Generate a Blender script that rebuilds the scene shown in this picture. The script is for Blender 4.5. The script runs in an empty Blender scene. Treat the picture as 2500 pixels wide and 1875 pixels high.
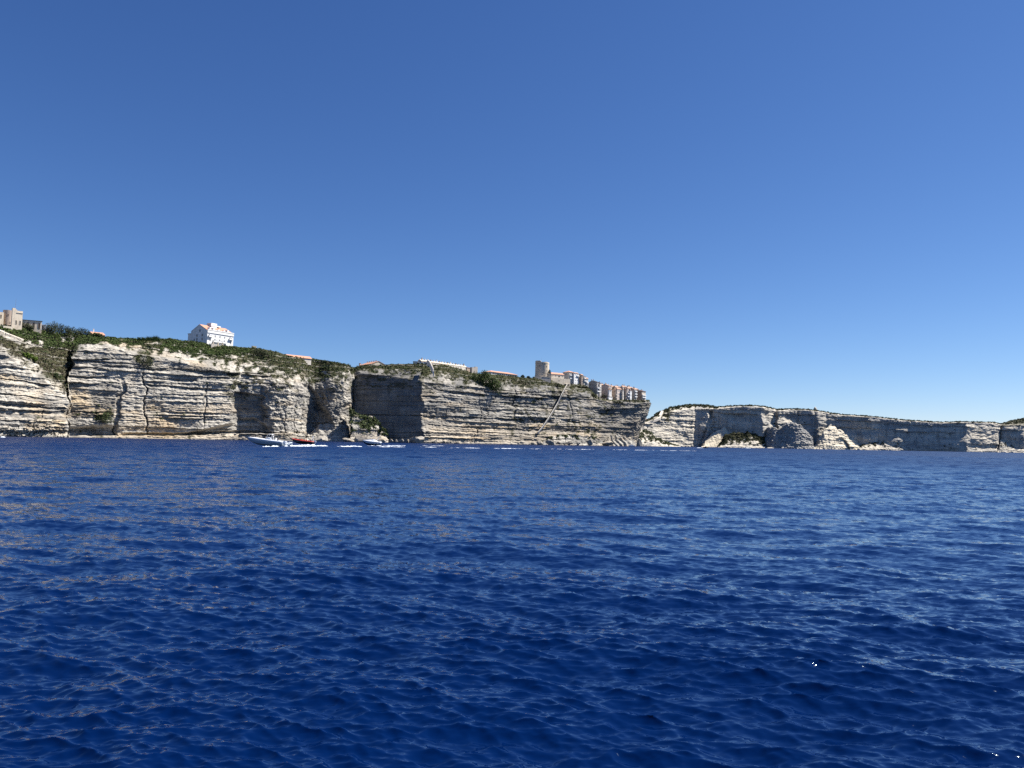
import bpy, bmesh, math, random
import numpy as np
from mathutils import Matrix, Vector

# ------------------------------------------------------------------ camera, sky, sun, exposure
SC = bpy.context.scene
COL = SC.collection
CAM_H = 2.5
FPX = 1878.0                      # focal length in pixels of the 2500 px wide photograph
PITCH, ROLL = 4.30, 1.07
SUN_AZ, SUN_EL = 74.0, 53.0

cam = bpy.data.cameras.new('camera')
cam.lens = FPX / 2500 * 36
cam.clip_start, cam.clip_end = 0.2, 30000
cam_o = bpy.data.objects.new('camera', cam)
COL.objects.link(cam_o)
RM = Matrix.Rotation(math.radians(90 + PITCH), 4, 'X') @ Matrix.Rotation(math.radians(ROLL), 4, 'Z')
cam_o.matrix_world = Matrix.Translation((0, 0, CAM_H)) @ RM
SC.camera = cam_o

world = bpy.data.worlds.new('World')
SC.world = world
world.use_nodes = True
wn = world.node_tree
bg = wn.nodes['Background']
sky = wn.nodes.new('ShaderNodeTexSky')
sky.sky_type = 'NISHITA'
sky.sun_disc = False
sky.sun_elevation = math.radians(SUN_EL)
sky.sun_rotation = math.radians(SUN_AZ)
sky.air_density, sky.dust_density, sky.ozone_density = 0.75, 0.06, 6.0
# one colour response for the whole sky (the camera's deeper, bluer rendering)
sx = wn.nodes.new('ShaderNodeSeparateXYZ'); cx = wn.nodes.new('ShaderNodeCombineXYZ')
wn.links.new(sky.outputs[0], sx.inputs[0])
for i_, (ref, g_, p_) in enumerate(((1.65, 0.87, 1.28), (2.95, 1.03, 1.12), (5.4, 1.23, 0.93))):
    pw = wn.nodes.new('ShaderNodeMath'); pw.operation = 'POWER'; pw.inputs[1].default_value = p_
    ml = wn.nodes.new('ShaderNodeMath'); ml.operation = 'MULTIPLY'; ml.inputs[1].default_value = g_ * ref ** (1 - p_)
    wn.links.new(sx.outputs[i_], pw.inputs[0]); wn.links.new(pw.outputs[0], ml.inputs[0]); wn.links.new(ml.outputs[0], cx.inputs[i_])
wn.links.new(cx.outputs[0], bg.inputs[0])
bg.inputs[1].default_value = 0.05

sun = bpy.data.lights.new('sun', 'SUN')
sun.energy = 5.0
sun.angle = math.radians(0.53)
sun.color = (1.0, 0.96, 0.90)
sun_o = bpy.data.objects.new('sun', sun)
COL.objects.link(sun_o)
_a, _e = math.radians(SUN_AZ), math.radians(SUN_EL)
SDIR = Vector((math.sin(_a) * math.cos(_e), math.cos(_a) * math.cos(_e), math.sin(_e)))
sun_o.rotation_euler = SDIR.to_track_quat('Z', 'Y').to_euler()
sun_o.location = (200, 0, 300)

SC.view_settings.view_transform = 'Standard'
SC.view_settings.look = 'None'
SC.view_settings.exposure = 1.0
SC.view_settings.gamma = 1.0
SC.view_settings.use_curve_mapping = False
SC.render.engine = 'CYCLES'
SC.cycles.max_bounces = 6
SC.cycles.diffuse_bounces = 1
SC.cycles.use_denoising = False
SC.cycles.sample_clamp_indirect = 6

# ------------------------------------------------------------------ photograph geometry
R3 = np.array(RM.to_3x3())
CP = np.array([0, 0, CAM_H])


def ray(px, py):
    px = np.asarray(px, float); py = np.asarray(py, float)
    v = np.stack([(px - 1250) / FPX, -(py - 937.5) / FPX, -np.ones(np.broadcast(px, py).shape) + 0 * px + 0 * py], -1)
    return v @ R3.T


def at(px, py, Y):
    """world point seen at photograph pixel (px,py), at depth Y ahead of the camera"""
    d = ray(px, py)
    return CP + d * (np.asarray(Y, float) / d[..., 1])[..., None]


def onsea(px, py, z=0.0):
    d = ray(px, py)
    return CP + d * ((z - CAM_H) / d[..., 2])[..., None]


def project(P):
    q = (P - CP) @ R3
    return 1250 + FPX * q[..., 0] / -q[..., 2], 937.5 - FPX * q[..., 1] / -q[..., 2]


def horizon(px):
    return 1057.4 + 0.01868 * np.asarray(px, float)

# ------------------------------------------------------------------ noise
_rng = np.random.default_rng(7)
_TAB = _rng.random((256, 256))


def vnoise(x, y, seed=0):
    x = np.asarray(x, float) + seed * 17.31; y = np.asarray(y, float) + seed * 41.77
    xi = np.floor(x).astype(np.int64); yi = np.floor(y).astype(np.int64)
    fx = x - xi; fy = y - yi
    fx = fx * fx * fx * (fx * (fx * 6 - 15) + 10); fy = fy * fy * fy * (fy * (fy * 6 - 15) + 10)
    g = lambda a, b: _TAB[a & 255, b & 255]
    return (g(xi, yi) * (1 - fx) + g(xi + 1, yi) * fx) * (1 - fy) + (g(xi, yi + 1) * (1 - fx) + g(xi + 1, yi + 1) * fx) * fy


def fbm(x, y, oct=4, seed=0, gain=0.5):
    """about -1..1"""
    a, s, t = 1.0, 0.0, 0.0
    for o in range(oct):
        s = s + a * (vnoise(x * 2 ** o, y * 2 ** o, seed + o * 3.1) * 2 - 1); t += a; a *= gain
    return s / t * 1.6


def sstep(a, b, x):
    t = np.clip((x - a) / (b - a + 1e-9), 0, 1)
    return t * t * (3 - 2 * t)


def boxm(U, V, x0, x1, y0, y1, sx=3, sy=2):
    return sstep(x0 - sx, x0 + sx, U) * (1 - sstep(x1 - sx, x1 + sx, U)) * sstep(y0 - sy, y0 + sy, V) * (1 - sstep(y1 - sy, y1 + sy, V))


def ip(pts, x):
    p = np.array(pts, float)
    return np.interp(x, p[:, 0], p[:, 1])

# ------------------------------------------------------------------ materials
def newmat(name):
    m = bpy.data.materials.new(name)
    m.use_nodes = True
    nt = m.node_tree
    return m, nt, nt.nodes['Principled BSDF']


def N(nt, t, **kw):
    n = nt.nodes.new(t)
    for k, v in kw.items():
        if k.startswith('i_'):
            n.inputs[k[2:].replace('_', ' ')].default_value = v
        else:
            setattr(n, k, v)
    return n


def mixc(nt, fac, a, b, blend='MIX'):
    n = nt.nodes.new('ShaderNodeMix')
    n.data_type = 'RGBA'; n.blend_type = blend
    for sock, v in ((n.inputs[0], fac), (n.inputs[6], a), (n.inputs[7], b)):
        if hasattr(v, 'is_linked') or hasattr(v, 'links'):
            nt.links.new(v, sock)
        elif isinstance(v, (int, float)):
            sock.default_value = v
        else:
            sock.default_value = tuple(v) + ((1,) if len(v) == 3 else ())
    return n.outputs[2]


def noise(nt, scale, detail=4, rough=0.6, vec=None, coord='Object', mapscale=None):
    tc = nt.nodes.new('ShaderNodeTexCoord')
    n = nt.nodes.new('ShaderNodeTexNoise')
    n.inputs['Scale'].default_value = scale
    n.inputs['Detail'].default_value = detail
    n.inputs['Roughness'].default_value = rough
    src = tc.outputs[coord]
    if mapscale:
        mp = nt.nodes.new('ShaderNodeMapping')
        mp.inputs['Scale'].default_value = mapscale
        nt.links.new(src, mp.inputs[0]); src = mp.outputs[0]
    nt.links.new(src, n.inputs['Vector'])
    return n


def ramp(nt, src, p0, p1, c0=(0, 0, 0, 1), c1=(1, 1, 1, 1)):
    r = nt.nodes.new('ShaderNodeValToRGB')
    r.color_ramp.elements[0].position = p0; r.color_ramp.elements[0].color = c0
    r.color_ramp.elements[1].position = p1; r.color_ramp.elements[1].color = c1
    nt.links.new(src, r.inputs[0])
    return r.outputs[0]


def weathered(name, c, c2=None, scale=0.6, rough=0.85, bump=0.0, streak=True):
    """plain coat with stains of its own: used for walls, roofs, boats"""
    m, nt, p = newmat(name)
    c2 = c2 or tuple(v * 0.6 for v in c)
    n = noise(nt, scale, 5, 0.65, mapscale=(1, 1, 0.35) if streak else None)
    f = ramp(nt, n.outputs[0], 0.42, 0.72)
    nt.links.new(mixc(nt, f, c, c2), p.inputs['Base Color'])
    p.inputs['Roughness'].default_value = rough
    if bump:
        b = N(nt, 'ShaderNodeBump'); b.inputs['Strength'].default_value = bump
        n2 = noise(nt, scale * 6, 4)
        nt.links.new(n2.outputs[0], b.inputs['Height']); nt.links.new(b.outputs[0], p.inputs['Normal'])
    return m


def rock_mat(name, light, dark, warm, grey, sc=1.0):
    """limestone; attribute col = (scrub cover, warm stain, grey patina and painted shade)"""
    m, nt, p = newmat(name)
    at_ = N(nt, 'ShaderNodeAttribute', attribute_name='col')
    sep = N(nt, 'ShaderNodeSeparateColor')
    nt.links.new(at_.outputs['Color'], sep.inputs[0])
    n1 = noise(nt, 0.35 * sc, 6, 0.7, mapscale=(0.35, 0.35, 2.2))       # lies along the beds
    n2 = noise(nt, 1.3 * sc, 5, 0.7)
    n3 = noise(nt, 0.16 * sc, 4, 0.6, mapscale=(1.6, 1.6, 0.25))        # run-off streaks
    c = mixc(nt, ramp(nt, n1.outputs[0], 0.46, 0.68), light, dark)
    c = mixc(nt, ramp(nt, n3.outputs[0], 0.49, 0.66, (0, 0, 0, 1), (.65, .65, .65, 1)), c, tuple(v * 0.55 for v in dark))
    c = mixc(nt, sep.outputs[1], c, warm)
    c = mixc(nt, sep.outputs[2], c, grey)
    c = mixc(nt, 0.35, c, mixc(nt, 1.0, c, ramp(nt, n2.outputs[0], 0.3, 0.7, (.35, .35, .35, 1), (1.25, 1.25, 1.25, 1)), 'MULTIPLY'))
    veg = mixc(nt, ramp(nt, n2.outputs[0], 0.35, 0.65), (0.030, 0.035, 0.016), (0.075, 0.065, 0.035))
    c = mixc(nt, sep.outputs[0], c, veg)
    nt.links.new(c, p.inputs['Base Color'])
    p.inputs['Roughness'].default_value = 0.95
    p.inputs['Specular IOR Level'].default_value = 0.15
    return m


def leaf_mat(name, c0, c1, c2):
    m, nt, p = newmat(name)
    a = N(nt, 'ShaderNodeAttribute', attribute_name='tint')
    r = nt.nodes.new('ShaderNodeValToRGB')
    e = r.color_ramp.elements
    e[0].position, e[0].color = 0.0, c0 + (1,)
    e[1].position, e[1].color = 1.0, c2 + (1,)
    k = e.new(0.5); k.color = c1 + (1,)
    nt.links.new(a.outputs['Fac'], r.inputs[0])
    nt.links.new(r.outputs[0], p.inputs['Base Color'])
    p.inputs['Roughness'].default_value = 0.8
    p.inputs['Specular IOR Level'].default_value = 0.2
    return m


M = {}
M['rock'] = rock_mat('limestone_near', (0.49, 0.452, 0.385), (0.215, 0.198, 0.17), (0.46, 0.34, 0.20), (0.135, 0.132, 0.126))
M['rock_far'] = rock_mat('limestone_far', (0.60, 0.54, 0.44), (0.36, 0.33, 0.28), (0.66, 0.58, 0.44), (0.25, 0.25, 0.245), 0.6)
M['scrub'] = leaf_mat('scrub_leaves', (0.030, 0.044, 0.015), (0.060, 0.084, 0.028), (0.115, 0.115, 0.055))
M['dry'] = leaf_mat('dry_scrub_leaves', (0.040, 0.040, 0.024), (0.085, 0.075, 0.045), (0.15, 0.12, 0.075))
M['green'] = leaf_mat('green_leaves', (0.028, 0.048, 0.012), (0.055, 0.085, 0.020), (0.10, 0.13, 0.035))
M['lime'] = leaf_mat('bright_green_leaves', (0.05, 0.08, 0.010), (0.09, 0.14, 0.018), (0.14, 0.19, 0.03))
M['dark_leaf'] = leaf_mat('dark_leaves', (0.020, 0.028, 0.012), (0.040, 0.050, 0.022), (0.075, 0.080, 0.04))
M['bark'] = weathered('bark', (0.10, 0.08, 0.06))
M['white'] = weathered('white_render', (0.78, 0.77, 0.75), (0.66, 0.65, 0.62), 0.25)
M['cream'] = weathered('cream_render', (0.70, 0.60, 0.46), (0.50, 0.41, 0.31), 0.5)
M['pale'] = weathered('pale_render', (0.68, 0.61, 0.51), (0.50, 0.44, 0.37), 0.4)
M['pink'] = weathered('pinkish_render', (0.60, 0.49, 0.41), (0.42, 0.34, 0.29), 0.4)
M['ochre'] = weathered('ochre_render', (0.58, 0.46, 0.34), (0.42, 0.33, 0.25), 0.4)
M['brown'] = weathered('brown_stone', (0.44, 0.34, 0.26), (0.29, 0.23, 0.19), 0.5)
M['greystone'] = weathered('grey_stone', (0.44, 0.39, 0.34), (0.29, 0.26, 0.23), 0.5)
M['stair'] = weathered('pale_stair_stone', (0.68, 0.62, 0.52), (0.55, 0.50, 0.42), 0.4)
M['tower'] = weathered('tower_stone', (0.64, 0.54, 0.40), (0.47, 0.39, 0.29), 0.35, bump=0.3)
M['tile'] = weathered('terracotta_tile', (0.52, 0.26, 0.16), (0.38, 0.20, 0.14), 0.9, streak=False)
M['tile_old'] = weathered('old_tile', (0.40, 0.24, 0.16), (0.28, 0.18, 0.13), 0.9, streak=False)
M['slate'] = weathered('dark_roof', (0.06, 0.06, 0.07))
M['dark'] = weathered('dark_opening', (0.022, 0.022, 0.024), (0.03, 0.03, 0.03))
M['glass'] = weathered('window_pane', (0.030, 0.035, 0.042), (0.05, 0.05, 0.055), 0.3, 0.15)
M['metal'] = weathered('grey_metal', (0.25, 0.26, 0.27), None, 1, 0.4)
M['black'] = weathered('black_rubber', (0.016, 0.016, 0.018), (0.03, 0.03, 0.03), 1, 0.5)
M['gel'] = weathered('white_gelcoat', (0.82, 0.83, 0.84), (0.74, 0.75, 0.77), 0.5, 0.25)
M['shaded_white'] = weathered('shaded_white_hull', (0.33, 0.38, 0.43), (0.28, 0.33, 0.38), 0.5, 0.3)  # white hull with its shaded side put into the colour
M['navy'] = weathered('dark_blue_hull', (0.03, 0.05, 0.08), (0.02, 0.035, 0.06), 0.5, 0.3)
M['red'] = weathered('red_tube', (0.50, 0.055, 0.035), (0.38, 0.045, 0.03), 1, 0.5)
M['orange'] = weathered('orange_vest', (0.75, 0.20, 0.04), None, 2, 0.8)
M['skin'] = weathered('skin', (0.45, 0.27, 0.19), (0.40, 0.24, 0.17), 2, 0.6)
M['hair'] = weathered('hair', (0.04, 0.03, 0.022), None, 2, 0.6)
M['blue_cloth'] = weathered('dark_blue_cloth', (0.03, 0.05, 0.12), None, 2, 0.9)
M['white_cloth'] = weathered('white_cloth', (0.7, 0.7, 0.7), None, 2, 0.9)
M['trousers'] = weathered('dark_trousers', (0.05, 0.05, 0.06), None, 2, 0.9)

m, nt, p = newmat('sea_foam')
p.inputs['Base Color'].default_value = (0.74, 0.80, 0.86, 1)
p.inputs['Roughness'].default_value = 0.9
_n = noise(nt, 1.6, 4, 0.65)
nt.links.new(ramp(nt, _n.outputs[0], 0.30, 0.52), p.inputs['Alpha'])
M['foam'] = m


def water_mat():
    m, nt, p = newmat('sea_water')
    p.inputs['Base Color'].default_value = (0.0002, 0.0072, 0.045, 1)
    # waves finer than the mesh act as roughness
    ar = N(nt, 'ShaderNodeAttribute', attribute_name='unresolved')
    mr = N(nt, 'ShaderNodeMapRange'); mr.inputs['To Min'].default_value = 0.045; mr.inputs['To Max'].default_value = 0.40
    nt.links.new(ar.outputs['Fac'], mr.inputs['Value']); nt.links.new(mr.outputs[0], p.inputs['Roughness'])
    p.inputs['IOR'].default_value = 1.37
    p.inputs['Specular Tint'].default_value = (0.52, 0.86, 1.0, 1)
    geo = N(nt, 'ShaderNodeNewGeometry')
    tc = N(nt, 'ShaderNodeTexCoord')
    acc = geo.outputs['Normal']
    # small ripples the mesh is too coarse for: two sizes of noise tilt the normal
    for sc_, k, att in ((0.50, 1.7, 'chop'), (3.0, 1.3, 'ripple'), (11.0, 0.52, None)):
        n = N(nt, 'ShaderNodeTexNoise'); n.inputs['Scale'].default_value = sc_; n.inputs['Detail'].default_value = 2.5
        mp = N(nt, 'ShaderNodeMapping'); mp.inputs['Scale'].default_value = (0.42, 1.55, 1); mp.inputs['Rotation'].default_value = (0, 0, math.radians(8))
        nt.links.new(tc.outputs['Object'], mp.inputs[0]); nt.links.new(mp.outputs[0], n.inputs['Vector'])
        s = N(nt, 'ShaderNodeVectorMath', operation='SUBTRACT'); s.inputs[1].default_value = (.5, .5, .5)
        nt.links.new(n.outputs['Color'], s.inputs[0])
        mu = N(nt, 'ShaderNodeVectorMath', operation='MULTIPLY'); mu.inputs[1].default_value = (k, k, 0)
        nt.links.new(s.outputs[0], mu.inputs[0])
        out = mu.outputs[0]
        if att:
            a = N(nt, 'ShaderNodeAttribute', attribute_name=att)
            sc2 = N(nt, 'ShaderNodeVectorMath', operation='SCALE')
            nt.links.new(out, sc2.inputs[0]); nt.links.new(a.outputs['Fac'], sc2.inputs['Scale'])
            out = sc2.outputs[0]
        ad = N(nt, 'ShaderNodeVectorMath', operation='ADD')
        nt.links.new(acc, ad.inputs[0]); nt.links.new(out, ad.inputs[1])
        acc = ad.outputs[0]
    nz = N(nt, 'ShaderNodeVectorMath', operation='NORMALIZE')
    nt.links.new(acc, nz.inputs[0]); nt.links.new(nz.outputs[0], p.inputs['Normal'])
    return m


M['water'] = water_mat()

# ------------------------------------------------------------------ object helpers
def link(name, me, parent=None, mat=None):
    o = bpy.data.objects.new(name, me)
    COL.objects.link(o)
    if parent is not None:
        o.parent = parent
    if mat is not None and me is not None:
        for mm in (mat if isinstance(mat, (list, tuple)) else [mat]):
            me.materials.append(mm)
    return o


def tag(o, label, cat=None, group=None, kind=None):
    if label: o['label'] = label
    if cat: o['category'] = cat
    if group: o['group'] = group
    if kind: o['kind'] = kind
    return o


def thing(name, label, cat, loc=(0, 0, 0), rz=0.0, group=None):
    o = bpy.data.objects.new(name, None)
    COL.objects.link(o)
    o.location = loc
    o.rotation_euler = (0, 0, rz)
    o.empty_display_size = 0.5
    return tag(o, label, cat, group)


def npmesh(name, V, F, smooth=False):
    """V (n,3), F (m,3|4) arrays -> mesh, fast"""
    me = bpy.data.meshes.new(name)
    V = np.ascontiguousarray(V, np.float32); F = np.ascontiguousarray(F, np.int32)
    k = F.shape[1]
    me.vertices.add(len(V)); me.vertices.foreach_set('co', V.ravel())
    me.loops.add(F.size); me.loops.foreach_set('vertex_index', F.ravel())
    me.polygons.add(len(F)); me.polygons.foreach_set('loop_start', np.arange(0, F.size, k, dtype=np.int32))
    me.update(calc_edges=True)
    me.polygons.foreach_set('use_smooth', np.full(len(F), smooth))
    me.update()
    return me


def gridfaces(nc, nr, flip=False):
    i = np.arange(nc - 1)[:, None] * nr + np.arange(nr - 1)[None, :]
    f = np.stack([i, i + nr, i + nr + 1, i + 1], -1).reshape(-1, 4)
    return f[:, ::-1] if flip else f


class MB:
    """collects simple shapes into one mesh, with a material slot for each shape"""
    def __init__(s):
        s.v, s.f, s.m = [], [], []

    def add(s, V, F, mi=0):
        b = len(s.v)
        s.v += [tuple(map(float, v)) for v in V]
        s.f += [tuple(b + i for i in f) for f in F]
        s.m += [mi] * len(F)

    def box(s, x0, x1, y0, y1, z0, z1, mi=0):
        V = [(x0, y0, z0), (x1, y0, z0), (x1, y1, z0), (x0, y1, z0), (x0, y0, z1), (x1, y0, z1), (x1, y1, z1), (x0, y1, z1)]
        s.add(V, [(0, 3, 2, 1), (4, 5, 6, 7), (0, 1, 5, 4), (1, 2, 6, 5), (2, 3, 7, 6), (3, 0, 4, 7)], mi)

    def tube(s, pts, r, n=6, mi=0):
        pts = [Vector(p) for p in pts]
        rs = r if isinstance(r, (list, tuple)) else [r] * len(pts)
        rings = []
        for i, p in enumerate(pts):
            d = (pts[min(i + 1, len(pts) - 1)] - pts[max(i - 1, 0)]).normalized()
            a = d.orthogonal().normalized() if i == 0 else (a - d * a.dot(d)).normalized()
            b = d.cross(a)
            rings.append([p + (a * math.cos(t) + b * math.sin(t)) * rs[i] for t in [2 * math.pi * k / n for k in range(n)]])
        V = [q for rg in rings for q in rg]
        F = [(i * n + k, i * n + (k + 1) % n, (i + 1) * n + (k + 1) % n, (i + 1) * n + k) for i in range(len(pts) - 1) for k in range(n)]
        F += [tuple(range(n - 1, -1, -1)), tuple((len(pts) - 1) * n + k for k in range(n))]
        s.add(V, F, mi)

    def loft(s, rings, close=True, cap=True, mi=0):
        n = len(rings[0])
        V = [q for rg in rings for q in rg]
        kk = n if close else n - 1
        F = [(i * n + k, (i + 1) * n + k, (i + 1) * n + (k + 1) % n, i * n + (k + 1) % n) for i in range(len(rings) - 1) for k in range(kk)]
        if cap:
            F += [tuple(range(n)), tuple((len(rings) - 1) * n + k for k in range(n - 1, -1, -1))]
        s.add(V, F, mi)

    def build(s, name, mats, parent=None, smooth=False):
        me = bpy.data.meshes.new(name)
        me.from_pydata(s.v, [], s.f)
        me.update()
        for p_, mi in zip(me.polygons, s.m):
            p_.material_index = mi
            p_.use_smooth = smooth
        return link(name, me, parent, mats)

# ------------------------------------------------------------------ sea
def ocean_tile(n, L, lmin, lmax, rms, wdir, seed, spread=1.0, steep=3.5):
    rg = np.random.default_rng(seed)
    k1 = np.fft.fftfreq(n, L / n) * 2 * np.pi
    kx, ky = np.meshgrid(k1, k1, indexing='ij')
    k = np.hypot(kx, ky); k[0, 0] = 1e9
    c = (kx * math.cos(wdir) + ky * math.sin(wdir)) / k
    P = (k ** -steep) * (0.04 + np.abs(c) ** (2 * spread)) * np.exp(-(2 * np.pi / lmax / k) ** 4) * np.exp(-(k * lmin / 2 / np.pi) ** 4)
    P[0, 0] = 0
    H = (rg.normal(size=(n, n)) + 1j * rg.normal(size=(n, n))) * np.sqrt(P)
    h = np.real(np.fft.ifft2(H))
    s = rms / h.std()
    dx = np.real(np.fft.ifft2(H * (1j * kx / k))) * s
    dy = np.real(np.fft.ifft2(H * (1j * ky / k))) * s
    return h * s, dx, dy


def tsample(T, L, x, y):
    n = T.shape[0]
    u = np.mod(x / L, 1) * n; v = np.mod(y / L, 1) * n
    i = np.floor(u).astype(int); j = np.floor(v).astype(int)
    fu, fv = u - i, v - j
    i %= n; j %= n; i2 = (i + 1) % n; j2 = (j + 1) % n
    return (T[i, j] * (1 - fu) + T[i2, j] * fu) * (1 - fv) + (T[i, j2] * (1 - fu) + T[i2, j2] * fu) * fv


CASC = [(ocean_tile(512, 61.0, 0.9, 8.5, 0.050, math.radians(78), 8, 2.2, 3.7), 61.0, 0.9),
        (ocean_tile(512, 17.3, 0.12, 0.95, 0.0150, math.radians(70), 5, 3.0, 3.1), 17.3, 0.85),
        (ocean_tile(512, 5.3, 0.04, 0.24, 0.0034, math.radians(92), 9, 2.5, 3.0), 5.3, 0.7)]


def sea_height(x, y, sp):
    h = np.zeros_like(x); dx = np.zeros_like(x); dy = np.zeros_like(x)
    for (T, L, ch), lo in zip(CASC, (1.4, 0.24, 0.07)):
        w = 1 - sstep(lo * 0.6, lo * 2.2, sp)
        if L > 60: w = 0.25 + 0.75 * w
        patch = 0.75 + 0.5 * vnoise(x / (L * 0.9), y / (L * 0.9), L)
        h += tsample(T[0], L, x, y) * w * patch
        dx += tsample(T[1], L, x, y) * w * ch * patch
        dy += tsample(T[2], L, x, y) * w * ch * patch
    return h, dx, dy


def make_sea():
    ds = [4.5]
    while ds[-1] < 4200:
        d = ds[-1]
        ds.append(d + (d * d / 2600 if d < 22 else (d * 0.0075 if d < 50 else (d * 0.0056 if d < 330 else d * 0.03))))
    d = np.array(ds)
    fine = np.linspace(math.radians(-39), math.radians(39), 650)
    coarse = np.linspace(math.radians(39), math.radians(321), 46)[1:]
    th = np.concatenate([fine, coarse])
    D, T = np.meshgrid(d, th)
    X, Y = np.sin(T) * D, np.cos(T) * D
    sp = np.maximum(np.gradient(d)[None, :] * 0.6, D * 0.0012) + 0 * X
    out = np.abs((T + np.pi) % (2 * np.pi) - np.pi) > math.radians(39.2)
    sp = np.where(out, D * 0.1, sp)
    h, dx, dy = sea_height(X, Y, sp)
    V = np.stack([X + dx, Y + dy, h], -1)
    nc, nr = len(th), len(d)
    F = gridfaces(nc, nr)
    V = V.reshape(-1, 3)
    V[(nc - 1) * nr:] = V[:nr]                                           # close the circle
    c = len(V)
    V = np.vstack([V, [[0, 0, 0]]])
    tri = np.stack([np.full(nc - 1, c), np.arange(nc - 1) * nr, (np.arange(nc - 1) + 1) * nr, (np.arange(nc - 1) + 1) * nr], -1)
    me = npmesh('sea', V, F[:, ::-1], True)
    rip = 0.22 + 0.78 * sstep(0.1, 0.7, sp)
    for nm, val in (('ripple', rip), ('chop', sstep(0.2, 0.8, sp)), ('unresolved', 0.75 * sstep(0.03, 0.6, sp) + 0.25 * sstep(0.8, 4.0, sp))):
        a = me.attributes.new(nm, 'FLOAT', 'POINT')
        a.data.foreach_set('value', np.append(val.ravel(), 0.3).astype(np.float32))
    return tag(link('sea', me, None, M['water']), 'choppy deep blue sea', kind='structure')


make_sea()

# ------------------------------------------------------------------ cliffs
def beds(z, s, thick, seed, lo=0.35, hi=1.9):
    """index and height fraction of the bed each point lies in"""
    rg = np.random.default_rng(seed)
    b = np.concatenate([[-8.0], -8 + np.cumsum(thick * rg.uniform(lo, hi, 400))])
    k = np.clip(np.searchsorted(b, z) - 1, 0, len(b) - 2)
    return k, (z - b[k]) / (b[k + 1] - b[k])


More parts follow.
